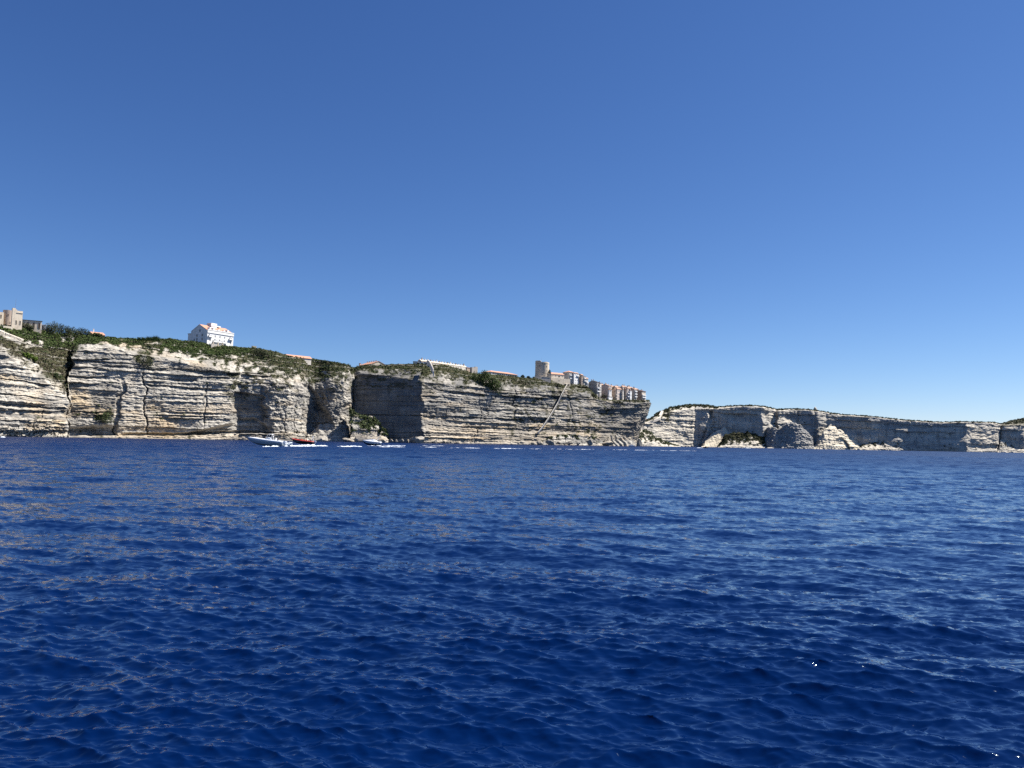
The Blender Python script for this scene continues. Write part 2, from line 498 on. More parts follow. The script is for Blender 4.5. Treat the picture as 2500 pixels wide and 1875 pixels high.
def curtain(name, path, skyl, rim, s_rim, s_top, mat, feat=None, ncol=900, nrow=220, z0=-2.0, back=(5, 18, 50, 120, 260),
            A=(1.0, 1.0, 1.0, 1.0), seed=1, shift=None, bedt=(4.2, 1.15), top_pow=1.0, paint=None, amp_top=0.35):
    """a rock face that follows `path` (pixel column, depth) along the waterline up to the skyline; beds, joints and rubble displaced in metres"""
    path = np.array(path, float)
    t = np.concatenate([[0], np.cumsum(np.hypot(np.diff(path[:, 0]), np.diff(path[:, 1]) * 0.35))])
    tt = np.linspace(0, t[-1], ncol)
    U = np.interp(tt, t, path[:, 0]); Y0 = np.interp(tt, t, path[:, 1])
    B = at(U, horizon(U), Y0); B[:, 2] = 0
    s = np.concatenate([[0], np.cumsum(np.hypot(np.diff(B[:, 0]), np.diff(B[:, 1])))])
    dirh = -B[:, :2] / np.hypot(B[:, 0], B[:, 1])[:, None]
    fore = -dirh[:, 1]
    SR, ST = ip(s_rim, U), ip(s_top, U)
    zr = at(U, ip(rim, U), Y0 + SR * fore)[:, 2]
    zt = at(U, ip(skyl, U), Y0 + ST * fore)[:, 2]
    zr = np.minimum(zr, zt - 0.3)
    v = np.linspace(0, 1, nrow)
    Z = z0 + (zt - z0)[:, None] * v[None, :]
    zrn, ztn = zr[:, None], zt[:, None]
    low = np.clip(Z / np.maximum(zrn, 0.5), 0, 1)
    up = np.clip((Z - zrn) / (ztn - zrn), 0, 1)
    S = SR[:, None] * low + (ST - SR)[:, None] * up ** top_pow
    UU = U[:, None] + 0 * Z
    P = np.empty(Z.shape + (3,))
    P[..., 0] = B[:, None, 0] - dirh[:, None, 0] * S; P[..., 1] = B[:, None, 1] - dirh[:, None, 1] * S; P[..., 2] = Z
    PX, PY = project(P)
    ss = s[:, None] + 0 * Z
    steep = 1 - sstep(0.0, 0.25, up) * (1 - amp_top)
    zw = Z + 0.8 * fbm(ss / 70, Z / 60, 2, seed + 1) + 0.10 * fbm(ss / 7, Z / 3, 3, seed + 2)
    k, f = beds(zw, ss, bedt[0], seed)
    a1 = np.clip(0.6 + 1.9 * fbm(ss / 48, k * 7.31, 3, seed + 3), 0.0, 2.6)
    k2, f2 = beds(zw + 0.25 * fbm(ss / 3.5, Z / 2, 2, seed + 12), ss, bedt[1], seed + 5)
    a2 = np.clip(0.7 + 1.5 * fbm(ss / 32, k2 * 3.77, 4, seed + 4), 0.0, 2.2)
    lump = fbm(ss / 26, Z / 20, 4, seed + 6)
    rough = fbm(ss / 2.6, Z / 1.5, 4, seed + 7, 0.62)
    joint = np.exp(-(fbm(ss / 13, Z / 90, 3, seed + 8) / 0.05) ** 2)
    fac = dict(U=UU, PX=PX, PY=PY, Z=Z, s=ss, up=up, zr=zrn, zt=ztn, lump=lump, rough=rough, f=f, f2=f2, k=k, beds=1.0, rgh=1.0, seed=seed)
    extra, bm_, rm_ = (feat(fac) if feat else (0, 1, 1))
    off = (1.15 * A[0] * a1 * (1 - f) ** 0.9 + 0.50 * A[1] * a2 * (1 - f2)) * bm_ + 2.0 * A[2] * lump + 0.5 * A[3] * rough * rm_ - 0.8 * joint * bm_ * np.clip(fbm(ss / 19, Z / 14, 3, seed + 14) + 0.2, 0, 1)
    off = off * steep + extra
    lat = (1.5 * fbm(Z / 7 + 0 * ss, ss / 45, 3, seed + 15) + 0.5 * fbm(Z / 1.7, ss / 9, 3, seed + 16)) * steep * sstep(-0.5, 3, Z)
    P[..., 0] -= dirh[:, None, 1] * lat; P[..., 1] += dirh[:, None, 0] * lat
    P[..., 0] += dirh[:, None, 0] * off; P[..., 1] += dirh[:, None, 1] * off
    P[..., 2] += steep * 0.25 * fbm(ss / 3, Z / 3, 2, seed + 9) + (1 - steep) * 0.5 * rough * (up < 0.98) + (1 - steep) * (0.9 * fbm(ss / 7, S / 5, 3, seed + 10)) * (up < 0.999)
    if shift is not None:
        sh = shift(fac)
        dp = at(PX + sh, PY, P[..., 1]) - at(PX, PY, P[..., 1])
        P += dp
    P[:, 0, 2] = z0
    # plateau behind the skyline
    ex = []
    for i, b_ in enumerate(back):
        q = P[:, -1].copy(); q[:, :2] -= dirh * b_; q[:, 2] -= 0.15 * (i + 1) + 0.02 * b_
        ex.append(q)
    Pa = np.concatenate([P] + [e[:, None] for e in ex], 1)
    nr = Pa.shape[1]
    # colour attribute
    veg = sstep(0.15, 0.6, up * 1.5 + 0.6 * fbm(ss / 5, Z / 3, 4, seed + 20) - 0.22 + 0.5 * sstep(0.6, 0.85, up))
    warm = np.clip(fbm(ss / 30, k * 5.1 + Z / 30, 3, seed + 21) * 0.6 - 0.15, 0, 0.5)
    # every thin bed weathers to its own tone, some to dark grey seams
    tone = np.clip(1.7 * fbm(ss / 60, k2 * 9.7, 2, seed + 24) - 0.15, 0, 0.75)
    grey = np.clip(fbm(ss / 24, Z / 9, 4, seed + 22) * 0.9 - 0.1, 0, 0.8)
    grey = np.maximum(grey, tone * (1 - 0.8 * sstep(0, 0.2, up)))
    fac.update(veg=veg, warm=warm, grey=grey)
    if paint:
        veg, warm, grey = paint(fac)
    Cc = np.zeros((len(U), nr, 4), np.float32); Cc[..., 3] = 1
    Cc[:, :nrow, 0] = np.clip(veg, 0, 1); Cc[:, nrow:, 0] = 1
    Cc[:, :nrow, 1] = np.clip(warm, 0, 1); Cc[:, :nrow, 2] = np.clip(grey, 0, 1)
    me = npmesh(name, Pa.reshape(-1, 3), gridfaces(len(U), nr))
    ca = me.color_attributes.new('col', 'FLOAT_COLOR', 'POINT')
    ca.data.foreach_set('color', Cc.ravel())
    o = link(name, me, None, mat)
    fac.update(P=P, vegc=np.clip(veg, 0, 1), o=o, ST=ST, Y0=Y0, Uc=U, zt1=zt, dirh=dirh)
    return fac


def leaves(pos, rad, per, size, seed, squash=0.7, tintv=None, dome=True):
    """triangular leaf clumps: `per` faces inside an ellipsoid round each point"""
    rg = np.random.default_rng(seed)
    n = len(pos)
    rad = np.broadcast_to(np.asarray(rad, float), (n,))
    d = rg.normal(size=(n, per, 3)); d /= np.linalg.norm(d, axis=-1, keepdims=True)
    d *= (rg.random((n, per, 1)) ** 0.35) * rad[:, None, None]
    d[..., 2] = np.abs(d[..., 2]) * squash - 0.1 * rad[:, None] if dome else d[..., 2] * squash
    c = (pos[:, None, :] + d).reshape(-1, 3)
    nn = d.reshape(-1, 3) / np.repeat(rad, per)[:, None] + rg.normal(size=(n * per, 3)) * 0.55 + np.array([0, 0, 0.25])
    nn /= np.linalg.norm(nn, axis=-1, keepdims=True)
    a = np.cross(nn, rg.normal(size=nn.shape)); a /= np.linalg.norm(a, axis=-1, keepdims=True)
    b = np.cross(nn, a)
    sz = size * rg.uniform(0.6, 1.4, (n * per, 1))
    V = np.stack([c + a * sz, c - a * sz * 0.5 + b * sz * 0.85, c - a * sz * 0.5 - b * sz * 0.85], 1).reshape(-1, 3)
    F = np.arange(len(V)).reshape(-1, 3)
    base = rg.random(n) if tintv is None else np.broadcast_to(tintv, (n,))
    t = np.clip(np.repeat(base, per) * 0.6 + rg.random(n * per) * 0.4, 0, 1)
    return V, F, np.repeat(t, 3)


def leaf_object(name, pos, rad, per, size, mat, seed, parent=None, squash=0.7, tintv=None, dome=True):
    V, F, t = leaves(np.asarray(pos, float), rad, per, size, seed, squash, tintv, dome)
    me = npmesh(name, V, F)
    a = me.attributes.new('tint', 'FLOAT', 'POINT')
    a.data.foreach_set('value', t.astype(np.float32))
    return link(name, me, parent, mat)


def scatter(fac, n, seed, w=None):
    rg = np.random.default_rng(seed)
    wt = fac['vegc'] if w is None else w
    wt = np.where(fac['Z'] > 1.5, wt, 0).ravel()
    i = rg.choice(wt.size, n, p=wt / wt.sum())
    return fac['P'].reshape(-1, 3)[i] + rg.normal(size=(n, 3)) * [0.4, 0.4, 0.05]


# --- the headland under the town
NEAR_PATH = [(-170, 440), (-60, 452), (0, 460), (120, 488), (162, 503), (166, 514), (230, 526), (300, 537), (356, 549),
             (470, 571), (520, 582), (562, 592), (580, 600), (640, 606), (660, 607), (700, 615), (738, 636), (750, 648), (764, 654), (776, 655), (800, 653),
             (835, 662), (852, 676), (858, 696), (866, 694), (900, 692), (1028, 684), (1034, 687), (1120, 716), (1240, 762), (1330, 795), (1400, 826), (1450, 852), (1500, 880),
             (1535, 905), (1549, 935), (1552, 985), (1550, 1060), (1540, 1180)]
NEAR_SKY = [(-170, 780), (0, 795), (40, 798), (80, 806), (120, 813), (200, 818), (250, 824), (300, 828), (345, 827), (400, 827), (430, 831), (465, 834), (505, 843),
            (570, 847), (610, 849), (640, 853), (664, 858), (690, 866), (710, 871), (760, 876), (790, 880), (830, 887), (848, 892), (856, 898), (866, 894), (900, 891),
            (1000, 888), (1080, 891), (1115, 899), (1150, 911), (1200, 914), (1270, 921), (1305, 923), (1345, 929), (1372, 936), (1412, 939), (1432, 943), (1445, 957),
            (1462, 971), (1500, 977), (1530, 977), (1560, 977), (1580, 977), (1600, 978)]
NEAR_RIM = [(-170, 850), (0, 866), (30, 884), (60, 906), (110, 935), (150, 966), (162, 978), (166, 876), (200, 856), (250, 850), (300, 856), (345, 868), (400, 878),
            (450, 890), (500, 898), (560, 908), (600, 914), (640, 926), (700, 940), (760, 945), (830, 935), (850, 925), (870, 912), (930, 916), (1030, 930), (1100, 940), (1150, 944),
            (1230, 950), (1300, 950), (1400, 956), (1450, 974), (1500, 984), (1560, 984), (1600, 984)]
NEAR_SRIM = [(-170, 5), (0, 5), (150, 4), (300, 6), (560, 5), (700, 7), (800, 9), (850, 7), (870, 4), (1030, 4), (1250, 8), (1450, 10), (1520, 6), (1560, 2)]
NEAR_STOP = [(-170, 50), (0, 48), (100, 46), (160, 42), (220, 32), (350, 34), (500, 40), (600, 44), (680, 42), (760, 36), (860, 20), (1000, 26), (1100, 34), (1300, 32),
             (1400, 30), (1480, 18), (1560, 10)]

OVERHANGS = [  # px0, py0, px1, py1 of the lip line; height of the hollow (px); depth (m)
    (330, 893, 640, 913, 17, 3.0), (160, 877, 320, 876, 13, 2.4), (300, 917, 480, 928, 9, 1.8), (360, 936, 560, 952, 10, 2.2), (480, 903, 655, 918, 26, 3.4),
    (165, 897, 300, 893, 11, 2.5), (165, 918, 270, 918, 9, 2.4), (165, 936, 265, 936, 8, 2.2), (165, 1003, 270, 1006, 6, 2.0), (0, 895, 70, 902, 10, 3.5),
    (0, 923, 120, 938, 8, 2.5), (0, 960, 140, 976, 8, 2.2), (0, 985, 160, 996, 9, 2.4), (0, 1003, 160, 1003, 14, 2.4), (0, 1026, 165, 1028, 7, 2.0),
    (1030, 1013, 1370, 1027, 13, 3.6), (1370, 1027, 1550, 1034, 10, 2.4), (866, 1011, 1030, 1013, 4, 1.8), (1100, 957, 1320, 972, 5, 1.8), (1040, 1036, 1300, 1049, 9, 2.0),
    (1180, 975, 1262, 976, 7, 2.0), (1040, 1048, 1330, 1062, 5, 1.5), (1455, 1000, 1600, 992, 50, 4.5), (1240, 965, 1440, 970, 8, 2.2), (1250, 990, 1450, 1004, 7, 1.9),
    (1400, 943, 1436, 946, 14, 3.0), (1350, 1050, 1500, 1056, 5, 1.6)]


def hang(f, lst):
    e = 0
    for x0, y0, x1, y1, h, dep in lst:
        ly = y0 + (y1 - y0) * (f['PX'] - x0) / (x1 - x0) + 1.2 * fbm(f['s'] / 14, x0 * 0.13 + 0 * f['s'], 3, 31)
        b = (f['PY'] - ly) / h
        prof = np.where((b > 0) & (b < 1), np.clip(1 - b, 0, 1) ** 1.1, 0) * sstep(-0.02, 0.03, b)
        end = sstep(x0 - 6, x0 + 8, f['PX']) * (1 - sstep(x1 - 8, x1 + 6, f['PX']))
        var = np.clip(0.8 + 0.7 * fbm(f['s'] / 20, y0 * 0.37 + 0 * f['s'], 3, 33), 0.1, 1.5)
        e = e - dep * prof * end * var
    return e


def near_feat(f):
    PX, PY, Z, s = f['PX'], f['PY'], f['Z'], f['s']
    e = hang(f, OVERHANGS)
    wob = 4 * fbm(s / 8, Z / 8, 3, 41)
    px, py = PX + wob, PY + wob * 0.6
    # base hollow and rough band of the left buttress
    e = e - 4.0 * boxm(px, py, -200, 164, 1052, 1090, 2, 3) - 1.5 * boxm(px, py, -200, 164, 1036, 1090, 3, 4) * (f['rough'] > 0)
    e = e - 6.0 * boxm(px, py, 166, 282, 1043, 1066, 3, 5) - 4.0 * boxm(px, py, 190, 232, 1044, 1066, 8, 6)
    e = e - 2.2 * boxm(px + (py - 1000) * 0.12, py, 284, 296, 935, 1063, 2, 10)                          # chimney
    # shelf at the water and the dark slot above it
    sh = boxm(PX, PY, 185, 722, -1, 1e4, 20, 2)
    ylip = ip([(180, 1064), (420, 1064), (500, 1062), (560, 1059), (600, 1058), (722, 1058)], PX) + 0.8 * fbm(s / 6, s / 9, 3, 43)
    e = e + 9.0 * sh * sstep(-0.6, 0.6, PY - ylip) + 2.0 * sh * sstep(-0.5, 0.5, PY - ylip - 5)
    slot = boxm(PX, PY, 300, 640, 1e-3, 1e4, 15, 1) * sstep(0, 1.5, ylip - PY) * (1 - sstep(4, 9, ylip - PY))
    e = e - 4.0 * slot
    # broad arch left of the white buttress
    arch = ip([(440, 1062), (480, 1052), (520, 1044), (560, 1032), (590, 1022), (620, 1020), (645, 1035), (660, 1056)], PX)
    e = e - 5.5 * boxm(PX, PY, 445, 655, -1, 1e4, 8, 1) * sstep(-3, 6, PY - arch) * (PY < ylip)
    # alcove with straight walls
    top = ip([(560, 952), (575, 955), (640, 966), (660, 985)], px)
    e = e - 5.0 * boxm(px + 6 * np.sin(PY / 9.0), PY, 567, 648, 0, 1e4, 3, 1) * sstep(-1, 1, PY - top) * (1 - sstep(1022, 1034, PY))
    # scooped cave in the headland
    left = ip([(930, 716), (960, 728), (1000, 745), (1040, 742), (1070, 728)], PY) if False else np.interp(PY, [930, 960, 1000, 1040, 1070], [738, 742, 752, 748, 738])
    right = np.interp(PY, [930, 960, 985, 1000, 1015, 1040, 1070], [745, 766, 772, 792, 800, 812, 800])
    e = e - 9.0 * sstep(-4, 5, px - left) * (1 - sstep(-8, 8, px - right)) * sstep(926, 955, PY + 0.35 * (768 - px))
    e = e - 5.0 * boxm(px, PY, 836, 856, 985, 1020, 4, 6) - 4.0 * boxm(px, PY, 766, 790, 960, 1000, 6, 8) - 3.0 * boxm(px, PY, 795, 812, 950, 980, 5, 6)
    # vertical cracks
    for x0, y0, x1, y1, d_, w_ in ((166, 860, 164, 1066, 7, 2.2), (352, 905, 358, 1060, 2.5, 2.0), (505, 940, 496, 1035, 1.6, 2.0), (856, 880, 861, 1075, 7, 2.6),
                                   (700, 1010, 690, 1060, 1.5, 1.6), (1258, 935, 1252, 1015, 1.8, 2.0), (1210, 968, 1150, 1075, 2.2, 3.0), (1175, 990, 1160, 1075, 1.2, 2.0),
                                   (1390, 975, 1398, 1030, 1.5, 2.0), (745, 935, 735, 1060, 2, 2.5), (720, 980, 722, 1060, 1.6, 1.5)):
        c = x0 + (x1 - x0) * (PY - y0) / (y1 - y0) + 1.5 * fbm(Z / 5, Z / 9, 3, x0)
        e = e - d_ * np.exp(-((PX - c) / w_) ** 2) * sstep(y0 - 8, y0 + 8, PY) * (1 - sstep(y1 - 3, y1 + 12, PY))
    # rounded white buttress and tower bulge
    e = e + 3.0 * boxm(px, PY, 655, 742, 930, 1062, 12, 15) + 2.5 * boxm(px, PY, 800, 850, 915, 1010, 10, 12)
    # stepped foot under the long ledge, right half
    e = e + 3.5 * sstep(1040, 1078, PY - ip([(1030, 0), (1550, 12)], PX)) * boxm(PX, PY, 1035, 1500, 0, 1e4, 25, 1)
    # smooth wall facing away from the sun
    wall = boxm(PX, PY, 868, 1030, 918, 1075, 3, 4)
    tip = boxm(PX, PY, 1470, 1600, 1002, 1075, 10, 4)
    top_tip = boxm(PX, PY, 1500, 1600, 984, 996, 10, 2)
    bm = 1 - 0.62 * wall - 0.35 * tip - 0.25 * boxm(px, PY, 567, 648, 955, 1030, 2, 3)
    rm = 1 - 0.72 * wall - 0.3 * tip
    bl = boxm(PX, PY, 650, 860, 900, 1062, 20, 15)
    rm = rm + 1.3 * bl; bm = bm * (1 - 0.45 * bl)
    e = e - f['lump'] * 1.7 * wall
    return e, bm, rm


def near_shift(f):
    w = sstep(1470, 1552, f['U'])
    prof = np.interp(f['PY'], [975, 985, 1000, 1015, 1030, 1045, 1060, 1085], [29, 35, 31, 27, 21, 13, 6, 0])
    return w * (prof + 2.0 * f['rough'] * (f['PY'] < 1080))


def near_paint(f):
    PX, PY, s, Z = f['PX'], f['PY'], f['s'], f['Z']
    n = fbm(s / 5, Z / 3, 4, 51); n2 = fbm(s / 14, Z / 9, 4, 52)
    veg, warm, grey = f['veg'], f['warm'], f['grey']
    # gully slope on the left
    gl = boxm(PX, PY, -300, 190, 780, 1000, 10, 5) * sstep(0.0, 0.2, f['up'])
    veg = np.maximum(veg, gl * sstep(-0.75, -0.15, n))
    # bare stone patches and rubble high on the slope
    wl = boxm(PX, PY, -200, 52, ip([(0, 806), (52, 827)], PX), ip([(0, 818), (52, 842)], PX), 1, 1.5)
    rub = boxm(PX, PY, 62, 106, 830, 848, 4, 3) + boxm(PX, PY, 150, 184, 822, 834, 4, 3) + boxm(PX, PY, 372, 392, 836, 842, 6, 2) + boxm(PX, PY, 425, 460, 836, 841, 6, 2)
    veg = veg * (1 - np.clip(wl + rub * sstep(-0.5, 0.1, n), 0, 1))
    # specks of scrub on the broken upper beds
    sp = boxm(PX, PY, 540, 860, 880, 975, 30, 20) * 0.85 * (1 - boxm(PX, PY, 715, 815, 928, 1000, 10, 10)) + boxm(PX, PY, 860, 1240, 895, 955, 10, 15) * 0.6 + boxm(PX, PY, 1240, 1560, 930, 1000, 20, 12) * 0.75
    veg = np.maximum(veg, sp * sstep(0.05, 0.35, n + 0.25 * (ip([(540, 930), (700, 935), (860, 930), (1240, 950), (1560, 985)], PX) - PY) / 25))
    veg = np.maximum(veg, boxm(PX, PY, 230, 280, 1002, 1034, 6, 5) * sstep(-0.2, 0.3, n))
    veg = np.maximum(veg, boxm(PX, PY, 325, 372, 858, 890, 8, 6) * sstep(-0.5, 0.2, n))
    veg = np.maximum(veg, 0.8 * boxm(PX, PY, 1240, 1500, 980, 1065, 20, 10) * sstep(0.25, 0.6, n))
    veg = np.where(f['f'] < 0.12, veg * 0.4, veg)
    # grey patina and painted shade to the right, ochre low on the left
    grey = np.maximum(grey * 0.8, 0.92 * boxm(PX, PY, 866, 1032, 905, 1090, 5, 8) * (0.85 + 0.25 * n2))  # smooth wall: its shade deepened in the rock colour
    grey = np.maximum(grey, boxm(PX, PY, 1030, 1600, 900, 1010, 30, 20) * np.clip(0.58 + 0.6 * n2, 0, 0.88))
    grey = np.maximum(grey, boxm(PX, PY, 1040, 1560, 1000, 1060, 20, 10) * np.clip(0.25 + 0.7 * n2, 0, 0.75))
    grey = np.maximum(grey, boxm(PX, PY, 720, 880, 950, 1062, 10, 10) * np.clip(0.35 + 0.5 * n2, 0, 0.75))
    grey = np.maximum(grey, boxm(PX, PY, 1460, 1600, 995, 1065, 15, 8) * np.clip(0.65 + 0.4 * n2, 0, 0.9))  # shade under the tip overhang painted in as grey
    grey = grey * (1 - 0.75 * boxm(PX, PY, 300, 560, 930, 1070, 20, 10))
    warm = warm + boxm(PX, PY, 0, 285, 950, 1062, 20, 25) * np.clip(0.2 + 0.6 * n2, 0, 0.7)
    warm = warm + boxm(PX, PY, 180, 720, 1056, 1080, 20, 2) * 0.35 + boxm(PX, PY, 300, 520, 1005, 1050, 20, 15) * 0.3
    warm = warm + boxm(PX, PY, 1040, 1560, 1030, 1085, 20, 10) * 0.3
    warm = warm * (1 - boxm(PX, PY, 440, 660, 1018, 1060, 10, 5))
    warm = warm * (1 - boxm(PX, PY, 166, 284, 1038, 1066, 3, 5))
    grey = np.maximum(grey, boxm(PX, PY, 560, 650, 950, 1030, 8, 6) * np.clip(0.55 + 0.5 * n2, 0, 0.8))  # alcove shade painted as grey
    # dark wet and weedy foot
    wet = sstep(1.3, 0.2, Z)
    grey = np.maximum(grey, wet * 0.8)
    return veg, warm, grey


near = curtain('cliff_headland', NEAR_PATH, NEAR_SKY, NEAR_RIM, NEAR_SRIM, NEAR_STOP, M['rock'], near_feat, ncol=1480, nrow=320,
               A=(1.15, 1.1, 0.5, 1.1), seed=11, shift=near_shift, paint=near_paint)
tag(near['o'], 'pale layered limestone headland rising from the sea', kind='structure')

# --- the far cliffs
FAR_PATH = [(1500, 1150), (1560, 1160), (1590, 1175), (1622, 1200), (1694, 1258), (1697, 1262), (1728, 1262), (1736, 1270), (1764, 1266), (1862, 1264), (1888, 1296), (1900, 1294), (1940, 1322),
            (2000, 1326), (2020, 1344), (2120, 1350), (2180, 1354), (2230, 1360), (2300, 1362), (2362, 1366), (2438, 1432), (2444, 1440), (2500, 1446), (2620, 1560)]
FAR_SKY = [(1500, 1040), (1560, 1034), (1575, 1026), (1588, 1021), (1600, 1010), (1622, 1000), (1640, 993), (1680, 987), (1730, 988), (1748, 993), (1775, 991), (1800, 990), (1835, 989),
           (1868, 992), (1885, 996), (1893, 998), (1950, 998), (1985, 1000), (2020, 1006), (2050, 1011), (2130, 1016), (2200, 1024), (2260, 1028), (2300, 1030), (2350, 1029), (2400, 1030),
           (2430, 1031), (2442, 1034), (2456, 1031), (2475, 1026), (2500, 1021), (2620, 1008)]
FAR_RIM = [(x, y + d) for (x, y), d in zip(FAR_SKY, [12, 12, 8, 8, 8, 10, 12, 12, 10, 6, 4, 4, 4, 4, 4, 6] + [3] * 12 + [8, 12, 16, 18])]
FAR_HANG = [(1700, 1000, 1745, 1003, 25, 4), (1750, 1008, 1890, 1013, 30, 5.5), (1895, 1010, 1990, 1013, 22, 4), (2040, 1024, 2190, 1034, 14, 4.0), (2180, 1036, 2370, 1042, 16, 4),
            (2040, 1042, 2190, 1050, 16, 3.0), (2200, 1054, 2370, 1056, 30, 3), (1620, 1026, 1700, 1028, 6, 3), (1600, 1040, 1695, 1041, 6, 3), (1610, 1062, 1690, 1063, 8, 3),
            (2440, 1050, 2600, 1052, 12, 4), (1890, 1034, 1980, 1036, 14, 3), (2360, 1085, 2440, 1085, 18, 5)]


def far_feat(f):
    PX, PY = f['PX'], f['PY']
    e = hang(f, FAR_HANG)
    smooth = np.clip(boxm(PX, PY, 1697, 1735, 1003, 1100, 3, 4) + boxm(PX, PY, 1748, 1890, 1010, 1100, 5, 5) + boxm(PX, PY, 2030, 2180, 1030, 1100, 8, 5) + boxm(PX, PY, 2200, 2365, 1038, 1110, 12, 5)
                     + boxm(PX, PY, 1900, 1990, 1015, 1100, 5, 5) + boxm(PX, PY, 2446, 2620, 1050, 1110, 5, 5), 0, 1)
    for x0, d_, w_ in ((1737, 4, 3), (1893, 5, 4), (1990, 3, 4), (2442, 6, 3), (1948, 3, 3), (1695, 2, 2)):
        c = x0 - 0.35 * (PY - 1010) * (x0 == 1737)
        e = e - d_ * np.exp(-((PX - c) / w_) ** 2)
    return e, 1 - 0.88 * smooth, 1 - 0.78 * smooth


def far_paint(f):
    PX, PY, s, Z = f['PX'], f['PY'], f['s'], f['Z']
    n = fbm(s / 8, Z / 4, 4, 61); n2 = fbm(s / 40, Z / 9, 4, 62)
    veg = f['veg']
    hill = sstep(2438, 2452, PX) * sstep(1052, 1028, PY) * sstep(-0.4, 0.1, n + 0.2)
    veg = np.maximum(veg, hill * (PY < 1042))
    veg = np.maximum(veg, boxm(PX, PY, 1500, 1640, 1000, 1030, 10, 6) * sstep(-0.2, 0.3, n))
    stripe = sstep(0.2, 0.6, fbm(s / 60, Z / 5, 3, 63))
    grey = np.clip(0.25 + 0.4 * n2 + 0.35 * stripe, 0, 0.85)
    grey = grey * (1 - 0.8 * boxm(PX, PY, 1600, 1696, 1010, 1100, 8, 5)) * (1 - 0.8 * boxm(PX, PY, 2362, 2442, 1040, 1100, 4, 5))  # sunlit strata painted paler, shaded walls left greyer
    return veg, f['warm'] * 0.3, grey


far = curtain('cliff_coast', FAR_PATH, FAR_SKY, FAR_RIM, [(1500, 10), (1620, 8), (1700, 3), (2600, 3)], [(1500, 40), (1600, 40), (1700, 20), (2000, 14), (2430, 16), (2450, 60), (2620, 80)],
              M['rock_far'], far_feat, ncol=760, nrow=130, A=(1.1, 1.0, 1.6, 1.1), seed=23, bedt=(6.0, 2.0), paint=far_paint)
tag(far['o'], 'distant white sea cliffs with a dark scrub rim', kind='structure')


# --- fallen masses and slopes at the foot of the cliffs: each a thing
def mound(name, label, cat, pts, foot, depth, mat, seed, A=(0.6, 0.7, 0.8, 1.3), nc=90, nr=34, bedt=(3.0, 1.0), paint=None, feat=None, group=None):
    """pts: skyline of the mass (px,py); foot: (px, depth) along the water; depth: how far back its crest lies"""
    x0, x1 = pts[0][0], pts[-1][0]
    xs = np.arange(x0, x1 + 0.1, 2.0)                       # broken, blocky crest
    hgt = 1090 - ip(pts, xs)
    jag = (2.6 * fbm(xs / 9.0, xs * 0 + seed, 2, seed) + 1.8 * (np.round(vnoise(xs / 6.0, xs * 0 + seed * 3) * 3) - 1.5)) * np.clip(hgt / 25, 0, 1) * (0.35 if 'sand' in name else 1.0)
    pts = list(zip(xs, ip(pts, xs) + jag))
    c = curtain(name, foot, pts, pts, [(x0, depth), (x1, depth)], [(x0, depth + 0.5), (x1, depth + 0.5)], mat, feat, ncol=nc, nrow=nr, z0=-1.5, back=(3, 7),
                A=A, seed=seed, bedt=bedt, paint=paint or (lambda f: (0 * f['veg'], f['warm'], f['grey'] * 0.6)), amp_top=0.6)
    tag(c['o'], label, cat, group)
    return c


def vegp(lo, hi, amt=1.0, gr=0.5):
    def g(f):
        n = fbm(f['s'] / 5, f['Z'] / 3, 4, 71)
        v = amt * sstep(-0.1, 0.3, n + 1.2 * (f['Z'] / f['zt'] - lo) / (hi - lo) - 0.6)
        return v, f['warm'], f['grey'] * gr
    return g


mounds = []
mounds.append(mound('fallen_block', 'cream ledged rock mass under the cave at the water', 'rock mass', [(735, 1072), (760, 1052), (790, 1036), (812, 1024), (838, 1020), (853, 1027), (856, 1060), (860, 1073)],
                    [(735, 640), (860, 662)], 10, M['rock'], 101, bedt=(4.5, 1.5)))
mounds.append(mound('rock_spur', 'scrub topped spur stepping down beside the smooth dark wall', 'rock spur', [(858, 1000), (872, 1012), (890, 1014), (912, 1018), (922, 1030), (932, 1044), (944, 1050), (948, 1074)],
                    [(856, 652), (948, 672)], 9, M['rock'], 103, paint=vegp(0.4, 1.0, 0.9), bedt=(5, 1.6)))
mounds.append(mound('tilted_slab', 'steep striped slabs leaning below the town point', 'rock mass', [(1462, 1082), (1475, 1068), (1490, 1056), (1508, 1051), (1528, 1056), (1540, 1072), (1552, 1087)],
                    [(1462, 848), (1552, 905)], 16, M['rock'], 105, A=(0.3, 0.2, 0.8, 1.4), paint=lambda f: (0 * f['veg'], f['warm'], 0.25 + 0.5 * f['grey']), feat=lambda f: (7.0 * np.abs(np.mod((f['PX'] - 0.75 * f['PY']) / 11.0, 1) - 0.35), 0.3, 0.8)))
mounds.append(mound('ledge_terrace', 'pale rock ledges sloping into the sea under the stairs', 'rock terrace', [(1322, 1080), (1345, 1068), (1372, 1062), (1400, 1060), (1430, 1063), (1455, 1066), (1474, 1080), (1478, 1084)],
                    [(1322, 776), (1478, 850)], 9, M['rock'], 107, bedt=(3, 1), A=(1.1, 1.2, 1.2, 2.4), paint=vegp(0.75, 1.6, 0.6, 1.0)))
mounds.append(mound('scrub_slope', 'scrubby rock slope behind the anchored sailboat', 'rock slope', [(1545, 1088), (1553, 1060), (1562, 1046), (1575, 1048), (1600, 1066), (1622, 1078), (1650, 1086), (1662, 1089)],
                    [(1545, 1080), (1662, 1150)], 26, M['rock_far'], 109, paint=vegp(0.2, 1.0, 0.9)))
mounds.append(mound('sand_slope', 'bright white slope in the far cliff corner', 'scree slope', [(1712, 1090), (1722, 1074), (1740, 1058), (1757, 1049), (1771, 1042), (1777, 1050), (1782, 1062), (1786, 1092)],
                    [(1712, 1236), (1786, 1250)], 20, M['rock_far'], 111, A=(0.3, 0.3, 0.6, 1.2), paint=lambda f: (0 * f['veg'], 0.9 + 0 * f['veg'], 0 * f['veg'])))
